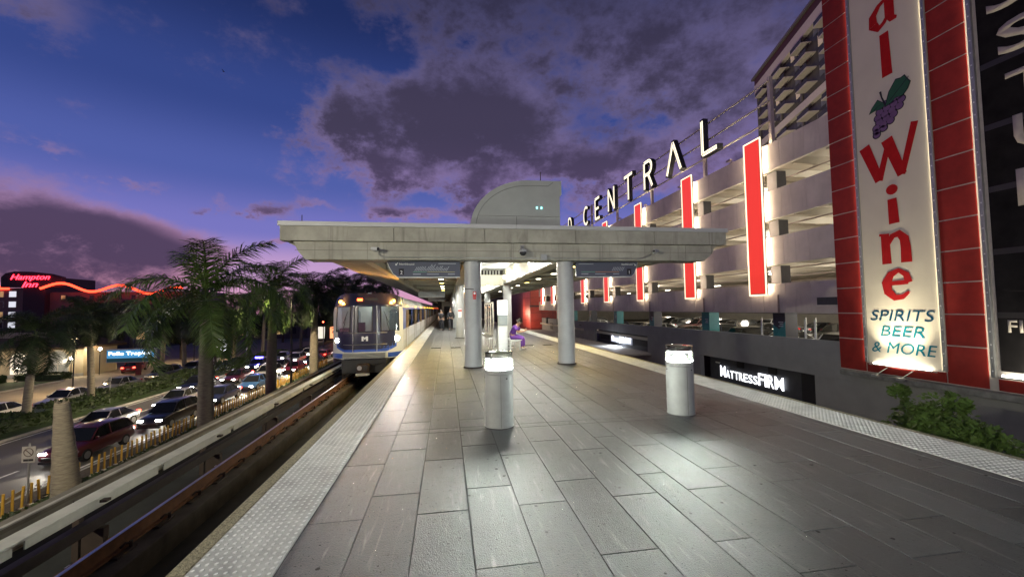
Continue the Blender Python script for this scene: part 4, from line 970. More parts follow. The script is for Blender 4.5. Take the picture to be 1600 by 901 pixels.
lamp('glow', 'AREA', (-.8, 0, 0), 60, (.9, .95, 1), 1.2, sg2, (-.3, 0, -1))

# ---- teal wrapped pillars of the parking deck
M_teal = mat('teal_wrap', (.02, .17, .19), .5, var=.1); M_tdark = mat('dark_wrap', (.025, .025, .04), .5)
for i, y in enumerate(PIL[:7]):
    t_ = thing('wrapped_pillar', f'{ordn[i]} teal and dark wrapped pillar on the parking deck, counted from the wine banner', 'pillar', (GX+.9, y-.7, -1.7), 0, 'wrapped pillars of the parking deck')
    B(-.45, -.5, 0, .45, .5, 2.88).build('core', M_tdark if i % 2 == 0 else M_teal, t_)
    flat_polys('chevron', [[(-.5, 0), (.5, 0), (.5, 2.0), (0, 1.45), (-.5, 1.75)]], (-.452, 0, .3), RY, UZ, M_teal, t_, .006)
    for k in range(3): B(-.4585, -.34+.0, 2.2-k*.13, -.4525, .05-(k % 2)*.1, 2.26-k*.13).build('print_line', M_greyt, t_)
for i, (y, x) in enumerate(((21.9, 22.3), (22.6, 22.3), (20.2, 22.5), (26.1, 22.2))):
    t_ = thing('bay_marker', f'{ordn[i]} slim post with pale panel between parked cars near the banner tower', 'post', (x, y, -1.7), 0, 'slim marker posts on the parking deck')
    MB().tube((0, 0, 0), (0, 0, 2.5), .04, n=8).build('pole', M_gal, t_); B(-.05, -.07, 1.0, -.041, .07, 2.4).build('panel', M_signw, t_)

# ---- rooftop sign: frame of rails and open channel letters
M_rail = mat('sign_rail', (.62, .56, .45), .5, metal=.4); M_chan = mat('letter_dark', (.02, .02, .022), .5); M_neonw = emat('letter_light', (1.0, .90, .66), 1.7)
rs = thing('rooftop_sign', 'row of outlined light letters on a rail frame above the garage', 'sign', (GX+.1, 45, 12.2))
RO = Vector((GX+.1, 45, 12.2))
def rl(mb): mb.v = [(v[0]-RO.x, v[1]-RO.y, v[2]-RO.z) for v in mb.v]; return mb
for z in (13.75, 15.1, 16.45): rl(B(GX+.06, 23.4, z-.05, GX+.16, 92, z+.05)).build('rail', M_rail, rs)
for y in (23.45, 30.5, 39.4, 48.2, 57.2, 66.2, 75.2, 84): rl(B(GX+.17, y-.12, 12.215, GX+.41, y+.12, 16.75)).build('post', M_rail, rs)
for k in range(9):
    y = 27+k*6.5; rl(B(GX-.30, y-.2, 12.3, GX-.10, y+.2, 12.42)).build('uplight', M_lbx, rs); rl(B(GX-.02, y-.15, 12.22, GX+.05, y+.15, 12.30)).build('uplight_arm', M_lbx, rs)
    lamp('bulb', 'SPOT', (GX-.25-RO.x, y-RO.y, 12.5-RO.z), 40, (1, .86, .6), .08, rs, (.12, 0, 1), 120, .6)
def chan(name, strokes, y0, wd, z0=13.85, ht=2.75):
    lt = bpy.data.objects.new('letter', None); col.objects.link(lt); lt.parent = rs; lt.location = (GX-RO.x, y0-RO.y, z0-RO.z)
    a = []; b = []; c = []
    for st in strokes:
        p = [(x*wd, z*ht) for x, z in st]
        if len(p) == 2:
            d = (Vector(p[1])-Vector(p[0])).normalized()*.16; pe = [tuple(Vector(p[0])-d), tuple(Vector(p[1])+d)]
        else: pe = p
        b += stroke(pe, .44); c += stroke(p, .30)
    mb = MB()
    for i_, q in enumerate(b): mb.prism([tuple(v) for v in q], (.0015*(i_ % 11), 0, 0), RY, UZ, .42)
    mb.build('channel', M_chan, lt)
    mb = MB()
    for i_, q in enumerate(c): mb.prism([tuple(v) for v in q], (-.422-.0008*(i_ % 11), 0, 0), RY, UZ, .012)
    mb.build('lit_face', M_neonw, lt)
    mb = MB()
    for st in strokes:
        p = [(x*wd, z*ht) for x, z in st]
        for i_, q in enumerate(stroke(p, .07)): mb.prism([tuple(v) for v in q], (-.446-.0006*(i_ % 11), 0, 0), RY, UZ, .006)
    mb.build('inner_line', M_chan, lt)
Cst = [arc(.55, .5, .5, .46, 50, 310, 16)]
for ch, y0, wd, st in (('L', 29.75, 1.75, [[(0, 1), (0, 0)], [(0, 0), (1, 0)]]), ('A', 35.2, 2.3, [[(0, 0), (.5, 1)], [(.5, 1), (1, 0)]]),
                       ('R', 39.6, 1.6, [[(0, 0), (0, 1)], [(0, 1), (.55, 1)]+arc(.55, .76, .42, .24, 90, -90, 8)+[(0, .52)], [(.5, .52), (1, 0)]]),
                       ('T', 44.5, 2.1, [[(0, 1), (1, 1)], [(.5, 1), (.5, 0)]]), ('N', 49.3, 1.8, [[(0, 0), (0, 1)], [(0, 1), (1, 0)], [(1, 0), (1, 1)]]),
                       ('E', 54.0, 1.6, [[(0, 0), (0, 1)], [(0, 1), (1, 1)], [(0, .5), (.85, .5)], [(0, 0), (1, 0)]]), ('C', 58.9, 2.0, Cst), ('D', 66.6, 1.6, [[(0, 0), (0, 1)], [(0, 1), (.5, 1)]+arc(.5, .5, .5, .5, 90, -90, 10)+[(0, 0)]])):
    chan(ch, st, y0, wd)

# ================================================================== BANNER TOWER (red tiles, wine banner, black billboard)
M_red = mat('red_tile', (.25, .020, .014), .6, spec=.25, var=.16, vs=2, rnd=.12, stains=.25); M_grout = mat('pale_joint', (.45, .42, .38), .7)
M_ban = mat('banner_vinyl', (.66, .61, .48), .55, var=.06, vs=.6, bump=.35, bs=2.2, stretch=(1, 1, .6)); M_bl = mat('billboard_black', (.010, .009, .009), .8, spec=.15, var=.6, vs=1.2, streak=(1.0, (1, .3, 3), (.045, .04, .036), .62, .85))
BX = 20.7
bt = thing('banner_tower', 'red tiled tower wall with pale joints at the right', 'wall', (BX, 15, -1.75))
BO = Vector((BX, 15, -1.75))
def bb(name, m, *a, bevel=0, parent=None):
    mb = B(*a); mb.v = [(v[0]-BO.x, v[1]-BO.y, v[2]-BO.z) for v in mb.v]; return mb.build(name, m, parent or bt, bevel=bevel)
bb('backing', M_grout, BX+.02, 3.5, -1.74, BX+.25, 18.96, 23); bb('core_wall', M_gwall, BX+.26, 3.5, -1.6, BX+4, 18.9, 23)
bb('ledge', mat('ledge_concrete', (.20, .20, .185), .85, var=.3, stains=.5), 20.35, 3.5, -2.0, 21.3, 18.7, -1.76, bevel=.02)
zs = [-1.72, -.13]; 
while zs[-1] < 22: zs.append(zs[-1]+1.308)
for (y0, y1) in ((17.56, 18.95), (12.86, 14.22)):
    for k in range(len(zs)-1): bb('red_tile', M_red, BX-.012, y0+.02, zs[k]+.025, BX+.018, y1-.02, zs[k+1]-.025, bevel=.006)
for (y0, y1) in ((14.25, 17.53), (9.5, 12.60), (6.4, 9.45)): bb('red_tile', M_red, BX-.012, y0, -1.70, BX+.018, y1, -1.27, bevel=.006)
M_fillw = emat('frame_fill_glow', (1.0, .88, .66), 16.0)  # unseen glowing strips added behind the rails to light banner and tiles
for y in (17.50, 14.24, 12.70): 
    fr2 = bb('frame_rail', M_gal, BX-.09, y-.07, -1.22, BX+.015, y+.07, 22.9, bevel=.01)
    for s_ in (1,): bb('fill_strip', M_fillw, BX-.060, y+s_*.074-.003, -1.2, BX-.03, y+s_*.074+.004, 22.8)
    for k in range(44): bb('bolt', M_signw, BX-.10, y-.02, -1.0+k*.5, BX-.091, y+.02, -.95+k*.5)
bn = thing('wine_banner', 'tall cream banner with red Wine letters, grapes and teal lettering', 'banner', (BX-.03, 15.87, -1.2))
NO = Vector((BX-.03, 15.87, -1.2))
# slightly rippled vinyl
mb = MB(); rr = random.Random(3); ny, nz = 18, 120
for j in range(nz+1):
    for i in range(ny+1):
        y = 17.42-(17.42-14.32)*i/ny; z = -1.2+24*j/nz; e = min(i, ny-i)/ny*2
        d = .016*math.sin(z*5.3+y*2)*e*.35+.006*e*math.exp(-((z-9.0-(y-16)*1.0)/.8)**2)*math.sin((z-(y-16)*.9)*9)
        mb.v.append((d-.0, y-NO.y, z-NO.z))
for j in range(nz):
    for i in range(ny): k = j*(ny+1)+i; mb.f.append((k, k+1, k+ny+2, k+ny+1))
mb.build('vinyl', M_ban, bn, True)
M_rl = mat('banner_red_print', (.42, .012, .014), .85, spec=.15); M_tl2 = mat('banner_teal_print', (.005, .16, .22), .9, spec=.1); M_tl3 = mat('banner_blue_print', (.004, .055, .11), .9, spec=.1); M_gp = mat('grape_purple', (.16, .085, .19), .5); M_gl = mat('grape_leaf', (.012, .09, .03), .5); M_ol = mat('print_black', (.004, .004, .004), .5)
def bp(y, z): return (y-NO.y, z-NO.z)
PO = (-.062, 0, 0)
def bprint(name, polys, m, parent=bn, lift=0.0, dep=.004):
    return flat_polys(name, [[(NO.y-y, z-NO.z) for y, z in p] for p in polys], (-.014-lift*.5, 0, 0), RY, UZ, m, parent, .003)
def sk(pts, ws): return [[(v[0], v[1]) for v in q] for q in stroke(pts, ws)]
# letters, in banner coordinates (y, z)
bprint('letter', sk([(15.85, 14.50), (15.80, 12.40)], [.40, .46]), M_rl)
aa = sk([(16.25, 16.7), (16.0, 17.0), (15.7, 17.0), (15.55, 16.7), (15.55, 15.2), (15.45, 14.95), (15.25, 14.9)], [.3, .34, .4, .42, .42, .3, .12])
ab_ = sk([(15.6, 16.1), (16.0, 15.95), (16.3, 15.6), (16.3, 15.15), (16.05, 14.85), (15.8, 15.0), (15.55, 15.35)], [.16, .22, .36, .42, .3, .2, .14])
bprint('letter', aa+ab_, M_rl)
bprint('letter', sk([(17.05, 9.42), (16.42, 7.55)], [.52, .40]) + sk([(16.42, 7.55), (15.98, 9.05)], [.30, .26]) + sk([(16.0, 9.42), (15.42, 7.55)], [.52, .40]) + sk([(15.42, 7.55), (14.80, 9.75)], [.26, .30]), M_rl)
bprint('letter', sk([(15.92, 6.55), (15.88, 5.38)], [.40, .46]) + [[(15.9+.26*math.cos(rad(a)), 6.98+.24*math.sin(rad(a))) for a in range(0, 360, 24)]], M_rl)
bprint('letter', sk([(16.32, 4.95), (16.30, 3.52)], [.38, .42]) + sk([(16.2, 4.40), (16.0, 4.80), (15.72, 4.88), (15.50, 4.62), (15.46, 4.2), (15.46, 3.52)], [.12, .26, .34, .40, .42, .46]) + sk([(16.58, 4.93), (16.3, 4.9)], .12), M_rl)
bprint('letter', sk([(15.45, 2.62), (16.36, 2.58)], .20) + sk([(15.42, 2.60), (15.52, 2.98), (15.82, 3.18), (16.16, 3.02), (16.38, 2.62), (16.32, 2.2), (16.02, 1.92), (15.70, 1.95), (15.42, 2.18)], [.32, .28, .20, .32, .42, .40, .30, .22, .12]), M_rl)
for s_, z, wd, ht, m in (('SPIRITS', .83, 2.72, .50, M_tl3), ('BEER', .11, 1.86, .48, M_tl2), ('& MORE', -.68, 2.74, .50, M_tl2)):
    text('lettering', s_, (-.014, 15.85-NO.y, z-NO.z), RY, UZ, 1, m, width=wd, height=ht, extrude=.003, shear=.22, bold=0.0, parent=bn)
# grapes
gpos = []
rr = random.Random(11)
for row, (zc, n, yc) in enumerate(((11.15, 3, 15.65), (10.92, 4, 15.75), (10.66, 4, 15.85), (10.42, 3, 15.95), (10.18, 3, 16.1), (9.98, 2, 16.25), (9.80, 1, 16.42))):
    for k in range(n): gpos.append((yc+(k-(n-1)/2)*.32, zc+(k-(n-1)/2)*-.05))
for y, z in gpos:
    circ = lambda r: [(y+r*math.cos(rad(a)), z+r*.95*math.sin(rad(a))) for a in range(0, 360, 24)]
    bprint('grape_outline', [circ(.20)], M_ol, lift=.001); bprint('grape', [circ(.155)], M_gp, lift=.006)
leafs = [[(15.95, 11.0), (15.75, 11.6), (15.45, 12.0), (15.25, 11.95), (15.1, 12.0), (14.98, 11.75), (14.88, 11.6), (15.0, 11.35), (15.2, 11.15), (15.5, 11.2), (15.7, 11.05)], [(16.05, 11.2), (16.3, 11.45), (16.55, 11.2), (16.7, 10.95), (16.4, 11.0), (16.2, 10.95), (16.0, 11.05)]]
for lf_ in leafs:
    cy_ = sum(p[0] for p in lf_)/len(lf_); cz_ = sum(p[1] for p in lf_)/len(lf_)
    fan = lambda s: [[(cy_, cz_), (cy_+(lf_[i][0]-cy_)*s, cz_+(lf_[i][1]-cz_)*s), (cy_+(lf_[(i+1) % len(lf_)][0]-cy_)*s, cz_+(lf_[(i+1) % len(lf_)][1]-cz_)*s)] for i in range(len(lf_))]
    bprint('leaf_outline', fan(1.10), M_ol, lift=.008); bprint('leaf', fan(1.0), M_gl, lift=.013); bprint('leaf_vein', sk([(lf_[0][0]*.7+cy_*.3, lf_[0][1]*.7+cz_*.3), (cy_, cz_), (cy_-(lf_[0][0]-cy_)*.7, cz_-(lf_[0][1]-cz_)*.7)], .03), M_ol, lift=.018)
bprint('stem', sk([(15.95, 11.05), (16.1, 11.5), (16.15, 11.8)], [.08, .07, .1]), M_ol, lift=.012)
tb = thing('banner_tube_light', 'lit tube lamp along the bottom edge of the wine banner', 'lamp', (BX-.14, 15.9, -1.27))
B(-.05, -1.4, -.05, .05, 1.4, .0).build('housing', M_gal, tb); MB().tube((0, -1.2, .045), (0, 1.2, .045), .04, n=10).build('tube', emat('banner_tube', (1, .93, .78), 14), tb)
lamp('tube_glow', 'AREA', (-.35, 0, .1), 6, (1, .93, .76), 1.4, tb, (.45, 0, 1))
for y in (-.9, .9):  # floodlights added under the tube to wash the banner
    MB().path([(-.05, y*.6, -.10), (-.5, y*.6, -.30), (-.72, y*.6, -.42)], .02, 6).build('added_flood_arm', M_gal, tb, True); B(-.84, y*.6-.12, -.48, -.66, y*.6+.12, -.38).build('added_flood_head', M_gal, tb)
    lamp('added_flood', 'SPOT', (-.75, y*.6, -.32), 260, (1, .90, .68), .08, tb, (.15, 0, 1), 64, .9)
bd = thing('billboard', 'black billboard with large pale letters beside the wine banner', 'billboard', (BX-.02, 8.5, -.95))
B(0, -4, 0, .03, 4.0, 23).build('panel', M_bl, bd)
for z in (2.0, 4.4, 6.8, 9.2, 11.6): B(-.004, -4, z, -.001, 4.0, z+.22).build('panel_rib', mat('billboard_rib', (.022, .02, .019), .5), bd)
M_pal = mat('billboard_letter', (.50, .45, .37), .55)
def bil(st, yl, z, wd, ht): text('letter', st, (-.006, yl-wd/2-8.5, z+.95), RY, UZ, 1, M_pal, width=wd, height=ht, extrude=.004, bold=.02, parent=bd)
bil('S', 12.2, 12.62, 1.25, 1.25); bil('S', 11.95, 10.85, 1.25, 1.25); bil('T', 11.8, 9.0, 1.25, 1.15); bil('T', 11.85, 9.0-.35, 1.5, .5) if False else None
bil('U', 11.68, 7.25, 1.2, 1.25); bil('L', 11.70, 5.15, 1.1, 1.35)
text('letter', 'FIND YOURS', (-.006, 10.2-8.5, .52+.95), RY, UZ, 1, M_pal, width=4.0, height=.46, extrude=.004, bold=.01, parent=bd) if False else bil('F', 12.22, .52, .26, .46)
bil('I', 11.90, .52, .09, .46)
t2 = thing('billboard_tube_light', 'lit tube lamp along the bottom edge of the black billboard', 'lamp', (BX-.14, 10.3, -1.15))
B(-.05, -2.2, -.05, .05, 2.2, .0).build('housing', M_gal, t2); MB().tube((0, -2.1, .045), (0, 2.1, .045), .04, n=10).build('tube', MATS['banner_tube'], t2)
lamp('tube_glow', 'AREA', (-.35, .6, .1), 26, (1, .93, .76), 1.4, t2, (.45, 0, 1))

# ================================================================== red panelled tower at the garage's far end
rt_ = thing('red_stair_tower', 'red panelled tower at the far end of the garage', 'tower', (19, 96, SZ))
B(-.0, -4, 0, 8, 24, 13.2).build('core', mat('stair_core', (.16, .03, .03), .6), rt_)
M_rpan = mat('red_cladding', (.36, .045, .035), .5, var=.15, rnd=.15)
for i in range(3):
    for j in range(6): B(-.05, -3.9+i*3.0, 2.6+j*1.75, -.002, -1.0+i*3.0, 4.25+j*1.75).build('panel', M_rpan, rt_)
for i in range(3):
    for j in range(6): B(.1+i*2.6, -4.05, 2.6+j*1.75, 2.6+i*2.6, -4.002, 4.25+j*1.75).build('panel', M_rpan, rt_)
B(-.2, -4.2, 7.4, 8, -4.06, 7.7).build('band', M_gdark, rt_)
for i in range(3):
    lamp('uplight', 'POINT', (-2.5, -6+i*5, 4.0+i), 160, (1, .75, .5), .4, rt_)
# ================================================================== apartment tower far behind the garage
M_apt = mat('tower_glass', (.06, .058, .06), .25, var=.5, vs=.35); M_apw = mat('tower_white', (.62, .57, .50), .7, var=.1); M_apm = mat('tower_maroon', (.07, .02, .022), .6); M_apg = mat('tower_grey', (.16, .15, .15), .6)
az = rad(18.8); dv = Vector((-math.sin(az), -math.cos(az), 0)); nv = Vector((-math.cos(az), math.sin(az), 0))
ap = thing('apartment_tower', 'tall apartment block with rows of white balconies behind the garage', 'building', (81.6, 93.4, SZ))
ap.matrix_world = Matrix((dv, -nv, Vector((0, 0, 1)))).transposed().to_4x4(); ap.location = (81.6, 93.4, SZ)
H_ = 67.0
B(0, 0, 0, 62, 18, H_-2.2).build('wall', M_apt, ap)
B(-1.2, -1.4, H_-.55, 63, 19, H_).build('roof', M_apg, ap); B(-.4, -.9, H_-2.4, 62.5, -.01, H_-.56).build('roof_band', M_apm, ap); B(-.3, -1.0, H_-4.6, 62.5, -.012, H_-2.42).build('parapet_band', M_apw, ap)
for f in range(1, 22):
    z = f*3.02; band = f in (16, 11, 6)
    if band: B(-.3, -1.0, z-.8, 62.5, -.014, z+.75).build('band', M_apw, ap)
    elif z < H_-5.5 and z > 22:
        for k in range(7):
            x = 2.0+k*9.0+(1.5 if (f//5) % 2 else 0)
            b_ = B(x, -1.9, z-.11, x+4.6, -.016, z+.11).build('balcony', M_apw, ap); B(x+.1, -1.86, z+.12, x+4.5, -1.82, z+1.05).build('railing', mat('tower_rail_glass', (.05, .05, .055), .2), b_)
            B(x+5.6, -.12, z+.3, x+7.2, -.018, z+2.5).build('window', mat('tower_window', (.16, .17, .18), .2) if (k+f) % 3 else emat('tower_lit_window', (1, .85, .6), .05), ap)
            B(x+7.6, -.3, z-1.2, x+8.1, -.02, z+1.7).build('fin', M_apg, ap)
B(-.35, -.5, 0, -.02, 18, H_-2.4).build('end_wall', M_apg, ap)
for f in range(7, 22): B(-1.6, 2, f*3.02-.1, -.36, 10, f*3.02+.1).build('balcony', M_apw, ap)
# unseen floodlights added on the garage roof to wash the apartment tower
for k, (x, y) in enumerate(((34, 48), (40, 62), (46, 76))):
    t_ = thing('added_floodlight', ('first', 'second', 'third')[k]+' added floodlight on the garage roof behind the light letters', 'floodlight', (x, y, 11.4), 0, 'added floodlights on the garage roof')
    MB().tube((0, 0, -.2), (0, 0, .9), .06, n=8).build('post', M_gal, t_); B(-.25, -.2, .9, .25, .2, 1.2).build('head', M_lbx, t_)
    lamp('bulb', 'SPOT', (.3, .2, 1.4), 3600, (1, .86, .62), .3, t_, (.58, .42, .62), 62, .7)
# ================================================================== VEHICLES
M_tyre = mat('tyre', (.012, .012, .013), .8); M_rim = mat('wheel_rim', (.35, .36, .37), .35, metal=.8); M_cgl = mat('car_glass', (.012, .014, .016), .06, spec=.8); M_grl = mat('grille_black', (.012, .012, .012), .5)
M_hlon = emat('headlight_on', (1.0, .97, .9), 60.0); M_hloff = mat('headlight_off', (.6, .62, .64), .15, spec=.8); M_tlon = emat('taillight_on', (1.0, .05, .03), 14.0); M_tloff = mat('taillight_off', (.30, .01, .012), .2, spec=.8)
M_plate = mat('plate', (.6, .6, .58), .5)
PAINT = {n: mat('paint_'+n, c, .3, metal=mt, coat=.8, var=.03) for n, c, mt in (('white', (.66, .66, .65), 0), ('silver', (.42, .43, .44), .6), ('black', (.010, .010, .012), 0), ('grey', (.14, .145, .15), .5), ('navy', (.015, .02, .06), .2), ('red', (.28, .012, .012), .1), ('maroon', (.09, .01, .014), .2), ('blue', (.05, .13, .3), .3), ('beige', (.40, .36, .29), .4), ('yellow', (.55, .30, .03), 0))}
def make_car(kind):
    """front towards -Y, origin on the ground at the centre"""
    Lh = 2.35; W = .91
    if kind == 'sedan':
        belt = [(-2.35, .50, .62), (-2.25, .66, .78), (-1.9, .72, .86), (-1.0, .86, .90), (-.6, .93, .91), (.9, .95, .91), (1.5, .97, .90), (2.1, .95, .84), (2.32, .82, .74), (2.36, .6, .66)]
        roof = [(-1.02, .87, .80), (-.35, 1.36, .62), (.05, 1.43, .60), (.75, 1.42, .60), (1.05, 1.34, .60), (1.62, .97, .72)]
    else:
        belt = [(-2.33, .52, .66), (-2.25, .84, .82), (-1.9, .92, .88), (-1.05, 1.02, .91), (-.6, 1.06, .92), (.9, 1.08, .92), (1.8, 1.09, .91), (2.2, 1.08, .86), (2.33, .85, .80), (2.35, .6, .72)]
        roof = [(-1.08, 1.03, .82), (-.42, 1.58, .66), (.1, 1.68, .65), (1.4, 1.66, .65), (1.85, 1.58, .64), (2.2, 1.09, .76)]
    t_ = thing('car', 'car', 'car')
    mb = MB(); n = 10
    for (y, zt, hw) in belt:
        zb = .24 if abs(y) < 2.2 else .30
        sec = [(-hw*.86, zb), (-hw, zb+.10), (-hw*1.0, zb+(zt-zb)*.55), (-hw*.95, zt-.06), (-hw*.80, zt), (hw*.80, zt), (hw*.95, zt-.06), (hw*1.0, zb+(zt-zb)*.55), (hw, zb+.10), (hw*.86, zb)]
        mb.v += [(x, y, z) for x, z in sec]
    for j in range(len(belt)-1):
        for k in range(n): mb.f.append((j*n+k, j*n+(k+1) % n, (j+1)*n+(k+1) % n, (j+1)*n+k))
    mb.f.append(tuple(range(n))); mb.f.append(tuple((len(belt)-1)*n+k for k in range(n-1, -1, -1)))
    body = recalc(mb.build('body', PAINT['white'], t_, True))
    sb = body.modifiers.new('s', 'SUBSURF'); sb.levels = 1; sb.render_levels = 1
    # greenhouse
    gh = MB(); zb = (belt[4][1]-.03)
    def zbelt(y):
        for (a, za, _), (b, zb_, _) in zip(belt, belt[1:]):
            if a <= y <= b: return za+(zb_-za)*(y-a)/(b-a)-.02
        return zb
    for (y, z, hw) in roof:
        gh.v += [(-hw*1.0-.0, y, z), (hw, y, z), (-.80, y, min(z, zbelt(y))), (.80, y, min(z, zbelt(y)))]
    for j in range(len(roof)-1):
        a = j*4; b = a+4
        gh.f += [(a, a+1, b+1, b), (a+2, a, b, b+2), (a+1, a+3, b+3, b+1)]
    recalc(gh.build('windows', M_cgl, t_))
    rf = MB(); rs_ = roof[1:-1]
    for (y, z, hw) in rs_: rf.v += [(-hw-.02, y, z-.03), (-hw*.85, y, z+.022), (hw*.85, y, z+.022), (hw+.02, y, z-.03)]
    for j in range(len(rs_)-1):
        for k in range(3): a = j*4+k; rf.f.append((a, a+1, a+5, a+4))
    recalc(rf.build('roof', PAINT['white'], t_, True))
    for s in (-1, 1):
        for (a, b) in ((roof[0], roof[1]), (roof[-2], roof[-1])): MB().tube((s*a[2], a[0], a[1]), (s*b[2], b[0], b[1]), .035, n=6).build('pillar', PAINT['white'], t_)
        MB().tube((s*(.81), .35, zbelt(.35)-.02), (s*(roof[2][2]+.02), .35, roof[2][1]-.03), .028, n=6).build('pillar', PAINT['white'], t_)
        B(s*.90-.07, -.80, zb+.02, s*.90+.07, -.68, zb+.14).build('mirror', PAINT['white'], t_, bevel=.02)
        hy = -2.27
        B(min(s*.40, s*.74), hy-.03, belt[1][1]-.17, max(s*.40, s*.74), hy+.10, belt[1][1]-.06).build('headlight', M_hloff, t_, bevel=.02)
        B(min(s*.48, s*.76), 2.26, belt[-2][1]-.10, max(s*.48, s*.76), 2.37, belt[-2][1]+.06).build('taillight', M_tloff, t_, bevel=.02)
        for y in (-1.42, 1.38):
            w_ = MB().tube((s*.70, y, .33), (s*.915, y, .33), .33, n=20).build('wheel', M_tyre, t_, True)
            MB().tube((s*.90, y, .33), (s*.925, y, .33), .21, n=14).build('rim', M_rim, w_, True)
    B(-.55, -2.38, .38, .55, -2.28, .56).build('grille', M_grl, t_, bevel=.02); B(-.70, -2.36, .22, .70, -2.2, .34).build('bumper', M_grl, t_, bevel=.03)
    B(-.17, 2.365, .55, .17, 2.385, .68).build('licence_plate', M_plate, t_)
    return t_
PROTO = {k: make_car(k) for k in ('sedan', 'suv')}
USED = {'sedan': False, 'suv': False}
def car(kind, paint, x, y, z, rz, label, group, lights='', beam=0, color=None):
    if USED[kind]: t_ = copy_tree(PROTO[kind])
    else: t_ = PROTO[kind]; USED[kind] = True; KID[t_.name] = kids(t_); [KID.setdefault(c.name, kids(c)) for c in kids(t_)]
    t_.location = (x, y, z); t_.scale = (.88,)*3 if z < -5 else (1,)*3; t_.rotation_euler = (0, 0, rz); tag(t_, label, 'car', group)
    for c in t_.children:
        nm = c.name.split('.')[0]
        if nm in ('body', 'roof', 'pillar', 'mirror', 'headlight', 'taillight'):
            sl = c.material_slots[0]; sl.link = 'OBJECT'
            sl.material = M_hlon if nm == 'headlight' and 'h' in lights else M_hloff if nm == 'headlight' else M_tlon if nm == 'taillight' and 't' in lights else M_tloff if nm == 'taillight' else PAINT[paint]
    if beam: lamp('beam', 'SPOT', (0, -2.5, .65), beam, (1, .90, .72), .10, t_, (0, -1, -.10), 80, .8)
    return t_
# prototypes must not keep 'copy source' children list before lights: copies are taken from the bare prototype
def street_car(kind, paint, x, y, label, lights='ht', beam=120, rz=0.0): return (kind, paint, x, y, SZ+.004, rz, label, 'cars on the street', lights, beam)
CARS = [
 street_car('suv', 'maroon', -18.35, 24.9, 'dark maroon SUV beside the topped palm trunk on the street', 'ht', 60),
 street_car('sedan', 'silver', -21.1, 29.6, 'silver sedan on the far lane behind the maroon SUV'),
 street_car('sedan', 'silver', -20.7, 36.2, 'silver white sedan with bright headlights left of the big palm'),
 street_car('sedan', 'black', -23.3, 43.5, 'dark car right behind the silver white sedan on the far lane'),
 street_car('suv', 'black', -18.0, 30.6, 'black car behind the yellow posts left of the big palm trunk', 'ht', 40),
 street_car('sedan', 'navy', -18.2, 37.0, 'navy car half hidden behind the big palm trunk'),
 street_car('sedan', 'blue', -18.0, 42.6, 'pale blue car just right of the big palm trunk', 'h'),
 street_car('sedan', 'maroon', -21.6, 47.2, 'dark red car with orange glowing headlights in the middle lane'),
 street_car('suv', 'white', -19.2, 48.6, 'white SUV in the queue left of the third palm'),
 street_car('suv', 'navy', -23.2, 56.0, 'police SUV with blue flashing light on the far lane', 'h'),
 street_car('sedan', 'grey', -20.4, 55.2, 'grey sedan in the queue behind the white SUV'),
 street_car('sedan', 'red', -18.0, 53.0, 'red car at the kerb lane near the third palm', 'ht'),
 street_car('suv', 'silver', -20.8, 61.8, 'silver SUV in the queue farther up the street', 'h'),
 street_car('sedan', 'black', -18.1, 60.5, 'black sedan in the queue beyond the third palm', 'h'),
 street_car('sedan', 'red', -18.6, 67.5, 'red car with glowing tail lights far up the street', 't', 0, math.pi),
 street_car('suv', 'white', -21.4, 69.0, 'white SUV far up the street between two palms', 'h'),
 street_car('sedan', 'grey', -24.0, 66.0, 'grey car far up the street on the far lane', 'h'),
 street_car('suv', 'yellow', -17.9, 75.0, 'yellow vehicle at the far end of the queue by the train', 'h')]
LOT = 'cars on the restaurant lot'
for i, (k_, p_, x, y, rz, l_) in enumerate((('sedan', 'white', -30.4, 33.2, 0, 'white sedan at the left picture edge behind the hedge'), ('sedan', 'silver', -30.2, 38.6, 0, 'silver sedan on the lot behind the topped palm trunk'), ('sedan', 'grey', -30.6, 44.4, 0, 'grey sedan on the lot, third from the left picture edge'),
     ('suv', 'black', -30.5, 50.6, 0, 'black SUV on the lot below the restaurant sign'), ('sedan', 'black', -30.8, 56.6, 0, 'black sedan on the lot right of the restaurant sign post'), ('sedan', 'white', -32.4, 63.0, .2, 'white car at the far end of the lot behind the big palm'))):
    CARS.append((k_, p_, x, y, SZ+.01, rz, l_, LOT, '', 0))
CARS.append(('sedan', 'red', -38.6, 58.5, SZ+.01, math.pi+.3, 'red car with lit tail lights in the drive through lane', LOT, 't', 0))
CARS.append(('suv', 'red', -43.0, 66.0, SZ+.01, math.pi+.2, 'second red car farther along the drive through lane', LOT, 't', 0))
pal = ['black', 'white', 'grey', 'navy', 'silver', 'black', 'maroon', 'white', 'beige', 'black', 'blue', 'grey']
rr = random.Random(21)
for row, (x0, rz) in enumerate(((24.0, math.pi/2), (33.0, -math.pi/2), (38.6, math.pi/2))):
    for k in range(17 if row == 0 else 15):
        y = 20.6+k*2.75+(row*1.3)
        if row == 0 and any(abs(y-(p-.7)) < 1.35 for p in PIL): continue
        if row and rr.random() < .12: continue
        kd = 'suv' if rr.random() < .42 else 'sedan'; p_ = pal[rr.randrange(len(pal))]
        if row == 0 and k == 0: kd, p_ = 'suv', 'white'
        lab = f'{p_} {"SUV" if kd == "suv" else "sedan"} on the deck, {("parapet row", "middle row", "back row")[row]}, {ordn[k]} bay from the banner'
        rz2 = rz if rr.random() < .7 else rz+math.pi
        CARS.append((kd, p_, x0+rr.uniform(-.2, .2), y, -1.695, rz2+rr.uniform(-.03, .03), lab, 'cars parked on the garage deck', 't' if (row, k) in ((1, 2), (1, 5)) else '', 0))
for c_ in CARS: car(*c_)
pl = [o for o in bpy.data.objects if o.get('label', '').startswith('police SUV')][0]
